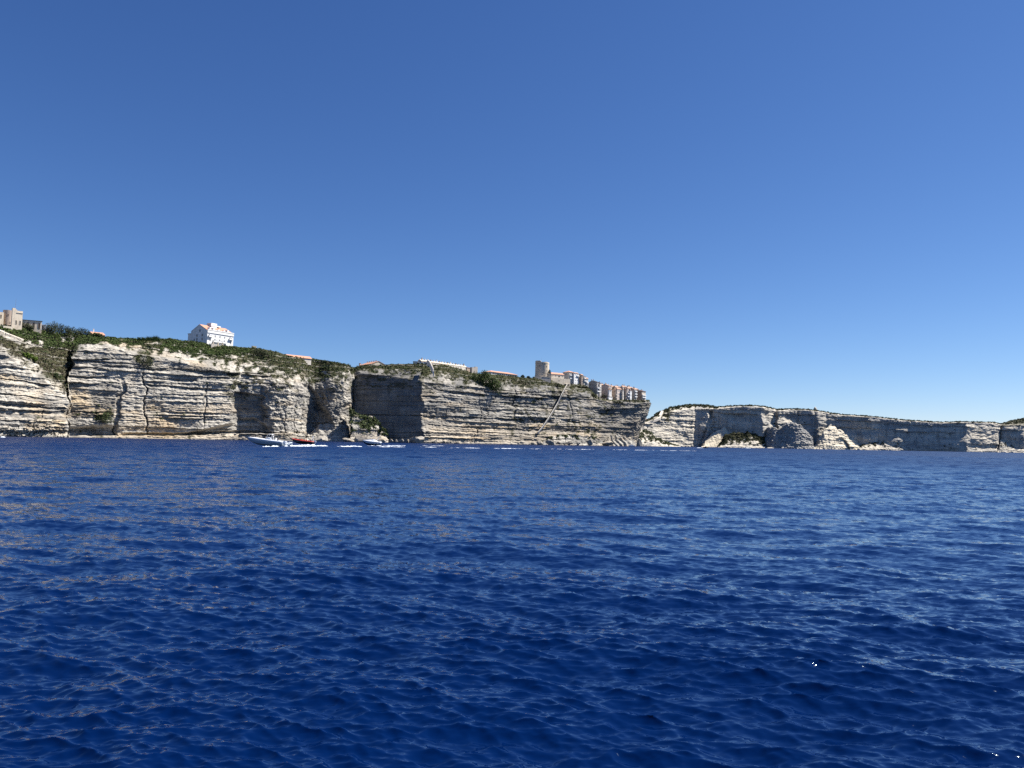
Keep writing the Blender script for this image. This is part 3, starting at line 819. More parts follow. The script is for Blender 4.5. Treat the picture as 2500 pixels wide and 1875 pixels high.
mounds.append(mound('scrub_mound', 'dark green scrub mound with a white rocky foot', 'rocky mound', [(1752, 1091), (1762, 1074), (1774, 1060), (1790, 1055), (1820, 1056), (1850, 1058), (1866, 1068), (1876, 1094)],
                    [(1752, 1218), (1876, 1250)], 24, M['rock_far'], 113, paint=vegp(0.18, 0.62, 1.0, 0.1)))
mounds.append(mound('fallen_cliff', 'huge fallen cliff block with tilted beds', 'rock mass', [(1866, 1094), (1868, 1060), (1872, 1046), (1888, 1044), (1900, 1048), (1920, 1036), (1940, 1030), (1955, 1036), (1968, 1052), (1982, 1066), (1990, 1097)],
                    [(1866, 1258), (1885, 1244), (1945, 1238), (1990, 1241)], 14, M['rock_far'], 115, A=(0.8, 0.9, 1.2, 2.6),
                    feat=lambda f: (2.6 * np.abs(np.mod((f['PX'] + 1.1 * f['PY']) / 11.0, 1) - 0.5) * sstep(1945, 1925, f['PX']), 0.6, 1.0), paint=lambda f: (0 * f['veg'], 0 * f['veg'], 0.55 + 0.4 * np.clip(f['grey'], 0, 1))))  # grey here paints the shade the block lies in
mounds.append(mound('sunlit_spur', 'sunlit white spur with a hollow at its foot', 'rock spur', [(1975, 1098), (1990, 1086), (2006, 1060), (2012, 1046), (2030, 1036), (2040, 1040), (2052, 1052), (2075, 1066), (2095, 1074), (2110, 1098)],
                    [(1975, 1290), (2010, 1290), (2110, 1345)], 22, M['rock_far'], 117, A=(1.2, 1.2, 1.2, 2.4),
                    feat=lambda f: (-7 * sstep(0, 6, (f['PY'] - (1066 + 0.055 * (f['PX'] - 2052) ** 2))), 1, 1), paint=lambda f: (0 * f['veg'], 0.7 + 0 * f['veg'], 0 * f['veg'])))
mounds.append(mound('rubble_slope', 'long rubble slope of blocks and scrub under far cliff', 'rubble slope', [(2090, 1099), (2105, 1082), (2140, 1072), (2170, 1066), (2195, 1058), (2214, 1060), (2235, 1076), (2250, 1092), (2262, 1101)],
                    [(2090, 1325), (2180, 1345), (2262, 1370)], 24, M['rock_far'], 119, A=(0.6, 0.8, 1.6, 2.6), paint=vegp(0.3, 1.1, 0.8, 0.8)))
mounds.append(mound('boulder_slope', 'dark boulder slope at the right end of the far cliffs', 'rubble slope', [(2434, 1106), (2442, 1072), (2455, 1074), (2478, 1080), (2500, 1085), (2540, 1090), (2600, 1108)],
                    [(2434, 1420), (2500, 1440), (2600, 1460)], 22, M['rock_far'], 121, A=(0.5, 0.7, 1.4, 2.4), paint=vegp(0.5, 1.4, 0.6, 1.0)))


# --- boulders
def boulder(name, label, px, py, wpx, hpx, Y, seed, mat, group=None, squash=1.0, cut=True):
    bm_ = bmesh.new()
    bmesh.ops.create_icosphere(bm_, subdivisions=3, radius=1.0)
    V = np.array([v.co[:] for v in bm_.verts])
    F = np.array([[v.index for v in f.verts] for f in bm_.faces])
    bm_.free()
    rg = np.random.default_rng(seed)
    for _ in range(9):                                             # facets: planes shave the ball
        n = rg.normal(size=3); n /= np.linalg.norm(n); dd = rg.uniform(0.55, 0.85)
        t = np.maximum(V @ n - dd, 0); V = V - t[:, None] * n
    V *= (1 + 0.10 * fbm(V[:, 0] * 2 + seed, V[:, 1] * 2 + V[:, 2] * 1.7, 3, seed % 50))[:, None]
    k = Y / FPX
    V = V * np.array([wpx * k * 0.62, wpx * k * 0.5, hpx * k * 1.15 * squash])
    c = at(px, py, Y); c[2] = max(c[2], 0) if py > 1020 else c[2]
    me = npmesh(name, V, F)
    ca = me.color_attributes.new('col', 'FLOAT_COLOR', 'POINT')
    g = np.zeros((len(V), 4), np.float32); g[:, 3] = 1; g[:, 2] = np.clip(rg.uniform(0, 0.35) + 0.3 * fbm(V[:, 0], V[:, 2], 3, 5), 0, .7); g[:, 1] = rg.uniform(0, 0.4)
    ca.data.foreach_set('color', g.ravel())
    o = link(name, me, None, mat)
    o.location = c; o.rotation_euler = (0, 0, rg.uniform(-0.5, 0.5))
    return tag(o, label, 'boulder', group)


BLD = [(786, 1074, 29, 13, 610, 'big pale rounded boulder behind the red boat'), (1020, 1075, 34, 13, 664, 'long white wedge boulder below the smooth wall'),
       (885, 1075, 34, 14, 640, 'cream boulder left of the cabin cruiser'), (925, 1074, 38, 10, 642, 'low reddish ledge boulder behind the cabin cruiser'), (850, 1075, 26, 6, 640, 'flat low cream boulder between two larger boulders'),
       (1342, 1080, 18, 8, 775, 'white shiny boulder below the long stair'), (1318, 1081, 14, 7, 765, 'dark boulder left of the white one below the stair'), (1440, 1079, 13, 8, 822, 'upright boulder at the ledge end near the slabs'),
       (1484, 1083, 22, 6, 850, 'flat dark boulder at the foot of the striped slabs'), (1560, 1086, 12, 14, 1060, 'pale pointed boulder beside the sailboat'),
       (2096, 1100, 8, 4, 1320, 'small boulder left of the far rubble slope'), (2012, 1098, 6, 5, 1280, 'dark red boulder at the foot of the sunlit spur'), (2385, 1104, 24, 5, 1400, 'flat boulder before the far striped buttress'),
       (2255, 1101, 14, 5, 1365, 'boulder at the right end of the rubble slope'), (1880, 1095, 16, 2, 1240, 'low skerry before the fallen cliff block')]
for i, (px, py, w, h, Y, lab) in enumerate(BLD):
    boulder('boulder', lab, px, py, w, h, Y, 200 + i, M['rock'] if px < 1500 else M['rock_far'], 'boulders along the waterline')
SMALL_LAB = ['small rock right of the scrub topped spur, first at the smooth wall', 'second small rock at the foot of the smooth dark wall', 'third small rock at the smooth dark wall, wider', 'small rock just left of the long wedge boulder',
             'wide low rock right of the long wedge boulder', 'low rock second right of the wedge boulder', 'widest low rock under the stepped ledges mid cliff', 'small rock left of the two boulders below the stair',
             'small rock right of the white boulder below the stair', 'wider rock at the foot of the ledge terrace', 'rock at the right part of the ledge terrace foot', 'first rock right of the sailboat at the scrubby slope',
             'second small rock below the scrubby slope', 'third rock, wider, below the lit far strata', 'widest rock under the lit far strata', 'last small rock before the shaded far corner',
             'first small rock of the long rubble slope foot', 'second rock along the rubble slope foot', 'third rock along the rubble slope foot', 'fourth rock, at the right of the rubble slope foot',
             'first rock at the right end boulder slope', 'middle rock at the right end boulder slope', 'last rock at the right edge of the photo']
small = [(955, 1077, 8), (968, 1078, 7), (980, 1077, 9), (996, 1078, 6), (1062, 1080, 12), (1085, 1081, 9), (1120, 1082, 14), (1300, 1083, 8), (1365, 1083, 9), (1390, 1084, 11), (1412, 1084, 8),
         (1590, 1088, 10), (1612, 1089, 8), (1638, 1090, 12), (1660, 1090, 14), (1690, 1091, 7), (2130, 1101, 8), (2165, 1102, 10), (2200, 1102, 9), (2225, 1102, 8), (2450, 1106, 9), (2470, 1107, 10), (2492, 1107, 9)]
for i, (px, py, w) in enumerate(small):
    Y = float(np.interp(px, [900, 1032, 1330, 1535, 1590, 1690, 2100, 2500], [660, 680, 772, 870, 1140, 1220, 1330, 1420]))
    tag(boulder('boulder', '', px, py - 1, w, 4, Y, 300 + i, M['rock'] if px < 1500 else M['rock_far']), SMALL_LAB[i], 'boulder', 'small rocks at the waterline')

# ------------------------------------------------------------------ scrub cover
U_, PYn = near['PX'], near['PY']
vc = near['vegc']
leftg = boxm(U_, PYn, -300, 180, 800, 1000, 20, 10)
pos = scatter(near, 5200, 1, vc * (0.3 + 0.7 * (near['up'] > 0.15)) * (1 - 0.85 * leftg))
so = leaf_object('scrub', pos, np.random.default_rng(2).uniform(0.6, 1.7, len(pos)), 13, 0.42, M['scrub'], 3)
tag(so, 'low dark green scrub over the headland rim', kind='stuff')
pos = scatter(near, 2300, 4, vc * leftg + 0.25 * vc * boxm(U_, PYn, 560, 860, 880, 960, 20, 10))
so = leaf_object('dry_scrub', pos, np.random.default_rng(5).uniform(0.5, 1.2, len(pos)), 12, 0.34, M['dry'], 6)
tag(so, 'dry brownish scrub on the gully slope', kind='stuff')
gm = near['vegc'] * (boxm(U_, PYn, 0, 175, 790, 850, 15, 6) * (PYn < ip([(0, 812), (60, 832), (110, 850), (175, 850)], U_)) + boxm(U_, PYn, 395, 610, 830, 866, 15, 6) + boxm(U_, PYn, 170, 345, 818, 842, 10, 4))
pos = scatter(near, 3000, 7, gm + 1e-9)
so = leaf_object('green_scrub', pos, np.random.default_rng(8).uniform(0.7, 1.8, len(pos)), 13, 0.42, M['green'], 9)
tag(so, 'carpet of green macchia on the plateau slope', kind='stuff')
fp = scatter(far, 2600, 10, far['vegc'] * (0.15 + (far['up'] > 0.2)))
so = leaf_object('rim_scrub', fp, np.random.default_rng(11).uniform(1.0, 2.6, len(fp)), 10, 0.8, M['dark_leaf'], 12)
tag(so, 'dark scrub along the far cliff rim', kind='stuff')
for i, c in enumerate(mounds):
    if c['vegc'].max() > 0.5:
        n = int(min(900, 80 + 0.6 * (c['vegc'] > 0.5).sum()))
        p_ = scatter(c, n, 20 + i)
        o = leaf_object('scrub_cover', p_, np.random.default_rng(30 + i).uniform(0.8, 2.0, n), 10, 0.6, M['dark_leaf'] if i > 4 else M['scrub'], 40 + i, parent=c['o'])
        o['kind'] = 'stuff'


def ground_top(px, extra=2.0):
    """point on the plateau just behind the skyline of the headland"""
    i = int(np.argmin(np.abs(near['Uc'] - px)))
    P = near['P'][i, -1]
    return P


near['QX'], near['QY'] = project(near['P'])


def ysky(px):
    i = int(np.argmin(np.abs(near['QX'][:, -1] - px)))
    return float(near['P'][i, -1, 1])


def yface(px, py):
    d2 = (near['QX'] - px) ** 2 + (near['QY'] - py) ** 2
    i = np.unravel_index(np.argmin(d2), d2.shape)
    return float(near['P'][i][1])


def bush(name, label, px, py_base, wpx, hpx, Y, mat, seed, per=420, stem=True, cat='bush', group=None, size=0.33, lobes=7):
    """bush or small tree: several stems and uneven leafy lobes"""
    Y = yface(px, py_base) if px < 1590 else Y
    k = Y / FPX
    c = at(px, py_base, Y)
    r = thing(name, label, cat, tuple(c), 0, group)
    rg = np.random.default_rng(seed)
    w, h = wpx * k / 2, hpx * k
    lobes = max(lobes, int(lobes * w / max(h, .5) * 0.8))
    qx = np.linspace(-0.8, 0.8, lobes) + rg.uniform(-0.12, 0.12, lobes)
    top = np.sqrt(np.clip(1 - (qx * 0.9) ** 2, 0.1, 1)) * rg.uniform(0.75, 1.05, lobes)
    rad = np.clip(rg.uniform(0.26, 0.40, lobes) * h, 0.3, w * 0.7)
    L = np.stack([qx * w, rg.uniform(-0.6, 0.6, lobes) * min(w, 4), np.maximum(h * top - rad, rad * 0.3)], -1)
    L2 = L.copy(); L2[:, 2] *= 0.4; L2[:, 0] += rg.uniform(-.1, .1, lobes) * w
    leaf_object('foliage', np.vstack([L, L2]), np.concatenate([rad, rad * 1.1]), max(20, per // lobes), size, mat, seed + 1, parent=r, squash=0.95, dome=False)
    mb = MB()
    for q in L[:5]:
        mb.tube([(0, 0, -1.0), (q[0] * 0.4, q[1] * 0.4, q[2] * 0.45), tuple(q)], [0.22, 0.15, 0.05], 5)
    mb.build('trunk', M['bark'], r)
    return r


G1 = 'trees on the plateau rim'
bush('tree', 'dark bushy tree right of the fort, before the long shed', 62, 803, 34, 20, 508, M['dark_leaf'], 400, cat='tree', group=G1)
bush('bush', 'low bush at the shed wall under its middle door', 88, 806, 26, 11, 508, M['dark_leaf'], 402, group=G1)
bush('tree', 'tallest dark tree left of the tree row past the shed', 124, 812, 32, 32, 512, M['dark_leaf'], 404, 700, cat='tree', group=G1)
bush('tree', 'wide tree second in the row past the shed', 150, 814, 34, 28, 515, M['dark_leaf'], 406, 700, cat='tree', group=G1)
bush('tree', 'lower tree third in the row past the shed', 178, 816, 30, 20, 518, M['dark_leaf'], 408, 600, cat='tree', group=G1)
bush('tree', 'sparse round tree at the end of the row, near the orange hut', 202, 818, 30, 21, 520, M['dark_leaf'], 410, 600, cat='tree', group=G1)
bush('bush', 'small bush before the orange hut', 236, 820, 26, 9, 520, M['scrub'], 412, group=G1)
bush('bush', 'round dark bush on the skyline right of the white hotel', 634, 868, 34, 24, 572, M['dark_leaf'], 414, 700, group=G1)
bush('bush', 'dark shrub hanging in the gully below the reeds', 350, 894, 36, 38, 548, M['dark_leaf'], 416, 700, group=G1)
bush('bush', 'big dark green shrub patch on the cliff face under the barracks', 1178, 936, 62, 34, 728, M['green'], 418, 1400, size=0.5, lobes=12, group=G1)
bush('bush', 'green shrub patch lower right of the big patch', 1204, 954, 46, 36, 738, M['green'], 420, 1100, size=0.5, lobes=10, group=G1)
bush('tree', 'tiny tree left of a pair before the tower', 1276, 921, 9, 6, 800, M['dark_leaf'], 422, 200, cat='tree', group=G1)
bush('tree', 'tiny tree next to the tower base', 1290, 922, 8, 5, 800, M['dark_leaf'], 424, 200, cat='tree', group=G1)
bush('bush', 'dark bush below the tower ramp', 1275, 938, 40, 14, 772, M['dark_leaf'], 426, 500, group=G1)
bush('bush', 'bush against the old wall under the low orange house', 1361, 945, 12, 14, 790, M['dark_leaf'], 428, 300, group=G1)
bush('bush', 'green shrub on the ledge above the corner hollow', 252, 1030, 36, 26, 524, M['scrub'], 430, 600, group=G1)
bush('bush', 'dark bush clinging to the town point edge', 1582, 990, 10, 12, 955, M['dark_leaf'], 432, 300, group=G1)
bush('bush', 'vivid green shrub strip on the gully slope', 64, 872, 24, 14, 480, M['lime'], 434, 700, group=G1)
bush('bush', 'second vivid green shrub, lower down the gully slope', 84, 880, 18, 10, 482, M['lime'], 436, 500, group=G1)
bush('bush', 'greenish shrub near the gully bottom', 136, 922, 18, 16, 492, M['scrub'], 438, 400, group=G1)


def reeds():
    r = thing('reed_clump', 'tall reed clump on the skyline left of the white hotel', 'reeds', tuple(at(362, 829, 566)))
    rg = np.random.default_rng(9)
    V, F, T = [], [], []
    for i in range(520):
        x = rg.uniform(-8, 8); y = rg.uniform(-2, 2)
        h = (1.6 + 1.9 * (0.5 + 0.5 * x / 8) ** 0.8) * rg.uniform(0.7, 1.1)
        dx, dy = rg.normal(0, 0.4, 2)
        b = len(V); w = 0.10
        h *= 0.55 + 0.6 * float(vnoise(x * 0.9, 7.7)) + (0.25 if i % 7 == 0 else 0)
        V += [(x - w, y, -0.8), (x + w, y + 0.05, -0.8), (x + dx, y + dy, h)]
        F.append((b, b + 1, b + 2)); T += [rg.random()] * 3
    me = npmesh('foliage', np.array(V), np.array(F))
    a = me.attributes.new('tint', 'FLOAT', 'POINT'); a.data.foreach_set('value', np.array(T, np.float32))
    o = link('foliage', me, r, M['green'])
    leaf_object('leaves', np.stack([rg.uniform(-8, 8, 40), rg.uniform(-1, 1, 40), rg.uniform(0, 1.6, 40)], -1), 0.8, 12, 0.35, M['green'], 71, parent=r)


reeds()
# BUILDINGS
_wcache = {}


def window_mesh(w, h, fm, pm):
    key = (round(w, 2), round(h, 2), fm, pm)
    if key not in _wcache:
        mb = MB()
        t = min(0.16, w * 0.16)
        mb.box(-w / 2, w / 2, -0.02, 0.3, 0, h, 1)
        for x0, x1, z0, z1 in ((-w / 2 - t, -w / 2 + 0.02, -t, h + t), (w / 2 - 0.02, w / 2 + t, -t, h + t), (-w / 2 + 0.021, w / 2 - 0.021, -t, 0.02), (-w / 2 + 0.021, w / 2 - 0.021, h - 0.02, h + t)):
            mb.box(x0, x1, -0.12, 0.25, z0, z1, 0)
        mb.box(-0.04, 0.04, -0.06, 0.1, 0.021, h - 0.021, 0)
        me = bpy.data.meshes.new('window')
        me.from_pydata(mb.v, [], mb.f); me.update()
        for p_, mi in zip(me.polygons, mb.m): p_.material_index = mi
        me.materials.append(M[fm]); me.materials.append(M[pm])
        _wcache[key] = me
    return _wcache[key]


class House:
    def __init__(s, name, label, pxl, pxc, pxr, pyb, pyt, Y, a=52, wall='pale', roof='tile', kind='gable', rise=2.0, group=None, cat='building', found=5.0, over=0.35, gmax=60):
        s.a = math.radians(a)
        if Y < 60: Y = ysky(pxc) + Y
        C = at(pxc, pyb, Y)
        H = float(at(pxc, pyt, Y)[2] - C[2])
        tr = ray(pxr, pyb); tr = tr[0] / tr[1]
        tl = ray(pxl, pyb); tl = tl[0] / tl[1]
        ca, sa = math.cos(s.a), math.sin(s.a)
        L = (tr * C[1] - C[0]) / (ca - tr * sa)
        G = (C[0] - tl * C[1]) / (sa + tl * ca) if pxl < pxc else gmax
        s.L, s.G, s.H = max(1.5, L), min(max(2.0, G), gmax), H
        s.o = thing(name, label, cat, tuple(C), s.a, group)
        mb = MB()
        L, G = s.L, s.G
        if kind == 'gable':      # ridge along the front
            prof = [(0, -found), (G, -found), (G, H), (G / 2, H + rise), (0, H)]
            mb.loft([[(0, y, z) for y, z in prof], [(L, y, z) for y, z in prof]])
        elif kind == 'gable_y':  # ridge runs back, gable over the front
            prof = [(0, -found), (L, -found), (L, H), (L / 2, H + rise), (0, H)]
            mb.loft([[(x, G, z) for x, z in prof], [(x, 0, z) for x, z in prof]])
        else:
            mb.box(0, L, 0, G, -found, H)
        mb.build('wall', M[wall], s.o)
        if roof:
            r = MB(); e = over; th = 0.22
            if kind == 'gable':
                k = rise / (G / 2)
                for sg in (0, 1):
                    ys = (-e, G / 2) if sg == 0 else (G / 2, G + e)
                    zz = (H - k * e, H + rise) if sg == 0 else (H + rise, H - k * e)
                    pr = [(ys[0], zz[0] + .03), (ys[1], zz[1] + .03), (ys[1], zz[1] + .03 + th), (ys[0], zz[0] + .03 + th)]
                    r.loft([[(-e, y, z) for y, z in pr], [(L + e, y, z) for y, z in pr]])
            elif kind == 'gable_y':
                k = rise / (L / 2)
                for sg in (0, 1):
                    xs = (-e, L / 2) if sg == 0 else (L / 2, L + e)
                    zz = (H - k * e, H + rise) if sg == 0 else (H + rise, H - k * e)
                    pr = [(xs[0], zz[0] + .03), (xs[1], zz[1] + .03), (xs[1], zz[1] + .03 + th), (xs[0], zz[0] + .03 + th)]
                    r.loft([[(x, G + e, z) for x, z in pr], [(x, -e, z) for x, z in pr]])
            elif kind == 'hip':
                i = min(G, L) / 2
                V = [(-e, -e, H + .01), (L + e, -e, H + .01), (L + e, G + e, H + .01), (-e, G + e, H + .01), (-e, -e, H + th), (L + e, -e, H + th), (L + e, G + e, H + th), (-e, G + e, H + th),
                     (i, G / 2, H + rise), (max(L - i, i + .1), G / 2, H + rise)]
                r.add(V, [(0, 3, 2, 1), (0, 1, 5, 4), (1, 2, 6, 5), (2, 3, 7, 6), (3, 0, 4, 7), (4, 5, 9, 8), (6, 7, 8, 9), (5, 6, 9), (7, 4, 8)])
            elif kind == 'shed':
                pr = [(-e, H + .01), (G + e, H + rise), (G + e, H + rise + th), (-e, H + th)]
                r.loft([[(-e, y, z) for y, z in pr], [(L + e, y, z) for y, z in pr]])
                r.box(0.01, L - .01, 0.4, G - .01, H - .5, H + rise * 0.4)
            else:                # flat with parapet
                r.box(-e, L + e, -e, G + e, H + 0.003, H + 0.3)
            s.roof = r.build('roof', M[roof], s.o)
        s.base = C

    def win(s, side, u, z, w, h, frame='white', pane='glass'):
        """u along the wall in metres, z above the base"""
        o = link('window', window_mesh(w, h, frame, pane), s.o)
        if side == 'front': o.location = (u, 0, z)
        else:
            o.location = (0, u, z); o.rotation_euler = (0, 0, -math.pi / 2)
        return o

    def wins(s, side, n, rows, w=1.0, h=1.5, frame='white', m0=0.1, m1=0.9, z0=0.16, z1=0.80, skip=0.0, seed=0, pane='glass'):
        W = s.L if side == 'front' else s.G
        rg = random.Random(seed)
        for j in range(rows):
            for i in range(n):
                if rg.random() < skip: continue
                u = W * (m0 + (m1 - m0) * (i + 0.5) / n)
                z = s.H * (z0 + (z1 - z0) * j / max(rows - 1, 1))
                s.win(side, u, z, w, min(h, s.H - z - 0.2), frame, pane)

    def part(s, name, mat, x0, x1, y0, y1, z0, z1, parent=None):
        mb = MB(); mb.box(x0, x1, y0, y1, z0, z1)
        return mb.build(name, M[mat], parent or s.o)

    def balcony(s, u0, u1, z, mat='white', d=1.1):
        b = s.part('balcony', mat, u0, u1, -d, -0.003, z - 0.18, z)
        mb = MB()
        for x0, x1, y0, y1 in ((u0, u1, -d, -d + .08), (u0, u0 + .08, -d + .081, -.003), (u1 - .08, u1, -d + .081, -.003)):
            mb.box(x0, x1, y0, y1, z + 0.002, z + 0.95)
        mb.build('railing', M[mat], b)

    def chimney(s, x, y, z0, h, w=0.7, mat='pale'):
        mb = MB(); mb.box(x - w / 2, x + w / 2, y - w / 2, y + w / 2, z0, z0 + h); mb.box(x - w * .65, x + w * .65, y - w * .65, y + w * .65, z0 + h + .002, z0 + h + .16)
        mb.build('chimney', M[mat], s.o)


# ---- the white hotel-like block
h = House('white_building', 'big white four storey building with red tiled roof alone on the clifftop', 465, 505, 569, 842, 806, 1, 60, 'white', 'tile', 'gable', rise=5.2, found=6, over=0.1)
L, G, H_ = h.L, h.G, h.H
h.part('cornice', 'white', -0.15, L + .15, -0.45, -0.003, H_ - 1.9, H_ - 0.1)
h.part('cornice', 'white', -0.1, L + .1, -0.6, -0.003, H_ + 0.25, H_ + 1.0)
for f_ in (0.3, 0.48, 0.66): h.win('front', L * f_, H_ * 0.62, 0.9, 1.3)
for f_ in (0.29, 0.47, 0.65):
    h.win('front', L * f_, H_ * 0.30, 0.9, 2.2)
    h.balcony(L * f_ - 2.0, L * f_ + 2.0, H_ * 0.27)
    h.win('front', L * f_ - 1.7, H_ * 0.31, 0.8, 1.0); h.win('front', L * f_ + 1.7, H_ * 0.31, 0.8, 1.0)
    h.part('pier', 'cream', L * f_ - 2.2, L * f_ - 1.7, -1.0, -0.003, -2, H_ * 0.27 - .2)
for f_ in (0.10, 0.89):
    h.balcony(L * f_ - 1.9, L * f_ + 1.9, H_ * 0.57, d=1.3)
    h.win('front', L * f_ - 0.7, H_ * 0.60, 1.0, 1.8); h.win('front', L * f_ + 1.1, H_ * 0.61, 0.8, 1.2)
    h.win('front', L * f_ + 0.3, H_ * 0.30, 1.1, 1.7)
h.win('front', L * 0.10, H_ * 0.06, 0.8, 0.9); h.win('front', L * 0.86, H_ * 0.04, 0.9, 1.6)
for u, z in ((0.30, .63), (0.30, .35), (0.30, .08), (0.62, .62), (0.62, .36), (0.78, .33), (0.46, .94)): h.win('gable', G * u, H_ * z, 1.0, 1.7, 'greystone')
h.part('stair_tower', 'white', L * .34, L * .56, G * .34, G * .62, H_ + 1, H_ + 7.6)
h.win('gable', G * 0.5, H_ + 5.4, 0.9, 1.0).location = (L * .34, G * 0.48, H_ + 5.6)
h.part('roof_slab', 'white', L * .335, L * .70, G * .33, G * .63, H_ + 5.0, H_ + 5.9)
for i, f_ in enumerate((0.14, 0.28, 0.47, 0.68, 0.82)):
    d = h.part('dormer', 'white', L * f_ - .7, L * f_ + .7, 1.2, 4.0, H_ + .4, H_ + (3.0 if i in (0, 1, 4) else 2.2))
h.part('rear_wing', 'white', -0.02, L * .6, G + .003, G + 3.6, -5, H_ * .84)
h.part('rear_roof', 'tile_old', -0.3, L * .6, G + .003, G + 3.9, H_ * .84 + .003, H_ * .84 + .4)
h.part('terrace', 'cream', L * .03, L * .80, -3.4, -1.05, -5, 0.4)
h.part('terrace_wall', 'greystone', L * .03, L * .26, -4.4, -3.41, -5, 1.0)
h.part('post', 'dark', L * .55, L * .55 + .5, -4.8, -4.4, -4, 1.8)

# ---- fort and sheds on the left
h = House('fort', 'old cream fort with a round bastion at the left edge', 26.5, 27.5, 53, 805, 757, -3, 46, 'cream', None, 'flat', found=6, gmax=9)
L, G, H_ = h.L, h.G, h.H
for f_ in (0.43, 0.80): h.win('front', L * f_, H_ * 0.30, 0.75, 2.6, 'cream', 'dark')
h.part('parapet', 'cream', L * .45, L + .2, -.25, G, H_ + .003 - 2.4, H_ - 1.6) if False else None
h.part('string_course', 'cream', L * .42, L + .12, -.28, -.003, H_ - 1.5, H_ - 1.15)
h.part('parapet', 'cream', 0, L * .45, 0.001, G, H_ + .003, H_ + 0.7)
h.part('turret', 'cream', 0.1, L * .30, 0.2, 2.6, H_ + 0.703, H_ + 1.5)
inv = Matrix.Rotation(-h.a, 3, 'Z')
def fort_local(px, py, Y):
    q = Vector(at(px, py, Y)) - Vector(h.base)
    return inv @ q
bc = fort_local(17, 800, 507); rb = 10.5 * 505 / FPX
mb = MB()
ring = lambda r_, z, n=24: [(bc.x + r_ * math.cos(2 * math.pi * k / n), bc.y + r_ * math.sin(2 * math.pi * k / n), z) for k in range(n)]
mb.loft([ring(rb * 1.06, -6), ring(rb * 1.02, 0), ring(rb, H_ + 1.0), ring(rb * .96, H_ + 1.02), ring(rb * .96, H_ + .6)])
bast = mb.build('bastion', M['brown'], h.o)
for dpx, z in ((0.1, .78), (-.45, .5), (.55, .4), (-.2, .12), (.35, .06)):
    ang = -math.pi / 2 - h.a + dpx + 0.55
    w_ = link('window', window_mesh(0.6, 1.1, 'brown', 'dark'), bast)
    w_.location = (bc.x + rb * math.cos(ang), bc.y + rb * math.sin(ang), H_ * z)
    w_.rotation_euler = (0, 0, ang + math.pi / 2)
q = fort_local(-40, 800, 500)
lw = fort_local(7, 800, 503)
h.part('side_wing', 'cream', q.x, lw.x, min(q.y, lw.y) - .5, lw.y + 8, -6, H_ * 0.92)
w_ = link('window', window_mesh(0.8, 2.2, 'cream', 'dark'), h.o); w_.location = (lw.x - 1.6, min(q.y, lw.y) - .5, H_ * .62)
h.part('plinth', 'cream', -5, 0.3, -2.4, -0.6, -6, H_ * .14)
mb = MB(); mb.tube([(2.2, 3, H_), (2.2, 3, H_ + 8)], [0.09, 0.05], 5); mb.build('aerial', M['metal'], h.o)

h = House('long_shed', 'long low cream shed with dark flat roof beside the fort', 52, 53, 101, 800, 781, 1, 30, 'cream', 'slate', 'flat', found=5, over=0.4, gmax=6)
for f_ in (0.30, 0.60, 0.88): h.win('front', h.L * f_, h.H * .12, 1.0, h.H * .62, 'brown', 'dark')
h = House('white_hut', 'small white hut at the end of the long shed', 100, 101.5, 112, 804, 793, 2, 30, 'white', 'white', 'flat', found=4, over=0.15, gmax=4)
h.win('front', h.L * .22, h.H * .1, 0.9, h.H * .7, 'greystone', 'dark')
h = House('tiled_hut', 'orange tiled low house with a white chimney right of the trees', 214, 226, 256, 824, 816, 8, 40, 'pink', 'tile', 'gable', rise=2.6, found=4)
h.chimney(h.L * .25, h.G * .5, h.H + 1.5, 3.4, 0.7, 'white'); h.wins('front', 3, 1, .7, .9, 'white', z0=.25)
h = House('pavilion', 'low white shelter under a dark flat canopy on the rim', 262, 264, 288, 830, 825.5, 3, 25, 'white', None, 'flat', found=3, gmax=4)
mb = MB(); mb.box(-1.6, h.L * .8, -1.2, 3.4, h.H + .9, h.H + 1.15); cp = mb.build('canopy', M['slate'], h.o)
for x in (-1.3, 1.6, h.L * .75):
    for y in (-.9, 3.1):
        mb = MB(); mb.tube([(x, y, -2), (x, y, h.H + .9)], .09, 5); mb.build('post', M['metal'], h.o)
h = House('stone_cabin', 'tiny pale cabin left of the round bush on the skyline', 616, 617, 626, 850, 845, 3, 50, 'pale', 'greystone', 'flat', found=3, over=.1, gmax=3)
h.part('door', 'dark', -.06, .6, -.05, -.003, 0, h.H * .7)
h = House('long_tiled_house', 'long orange roofed low house over the cliff edge', 693, 700, 760, 874, 869.5, 4, 46, 'pale', 'tile', 'gable', rise=1.7, found=4, over=.5, gmax=7)
h.wins('front', 7, 1, .8, .8, z0=.3)
h = House('gabled_house', 'cream gabled house with orange roof and five little chimneys', 868, 906, 942, 893, 888.5, 14, 40, 'cream', 'tile', 'gable_y', rise=3.2, found=4, gmax=22)
for i in range(5): h.chimney(h.L * .42, h.G * (.12 + .19 * i), h.H + 2.4, 1.6, .7, 'brown')
h.chimney(.6, h.G + .6, h.H - 2, 4.0, 1.5, 'pink')
h.wins('front', 3, 1, .8, 1.0, z0=.4)

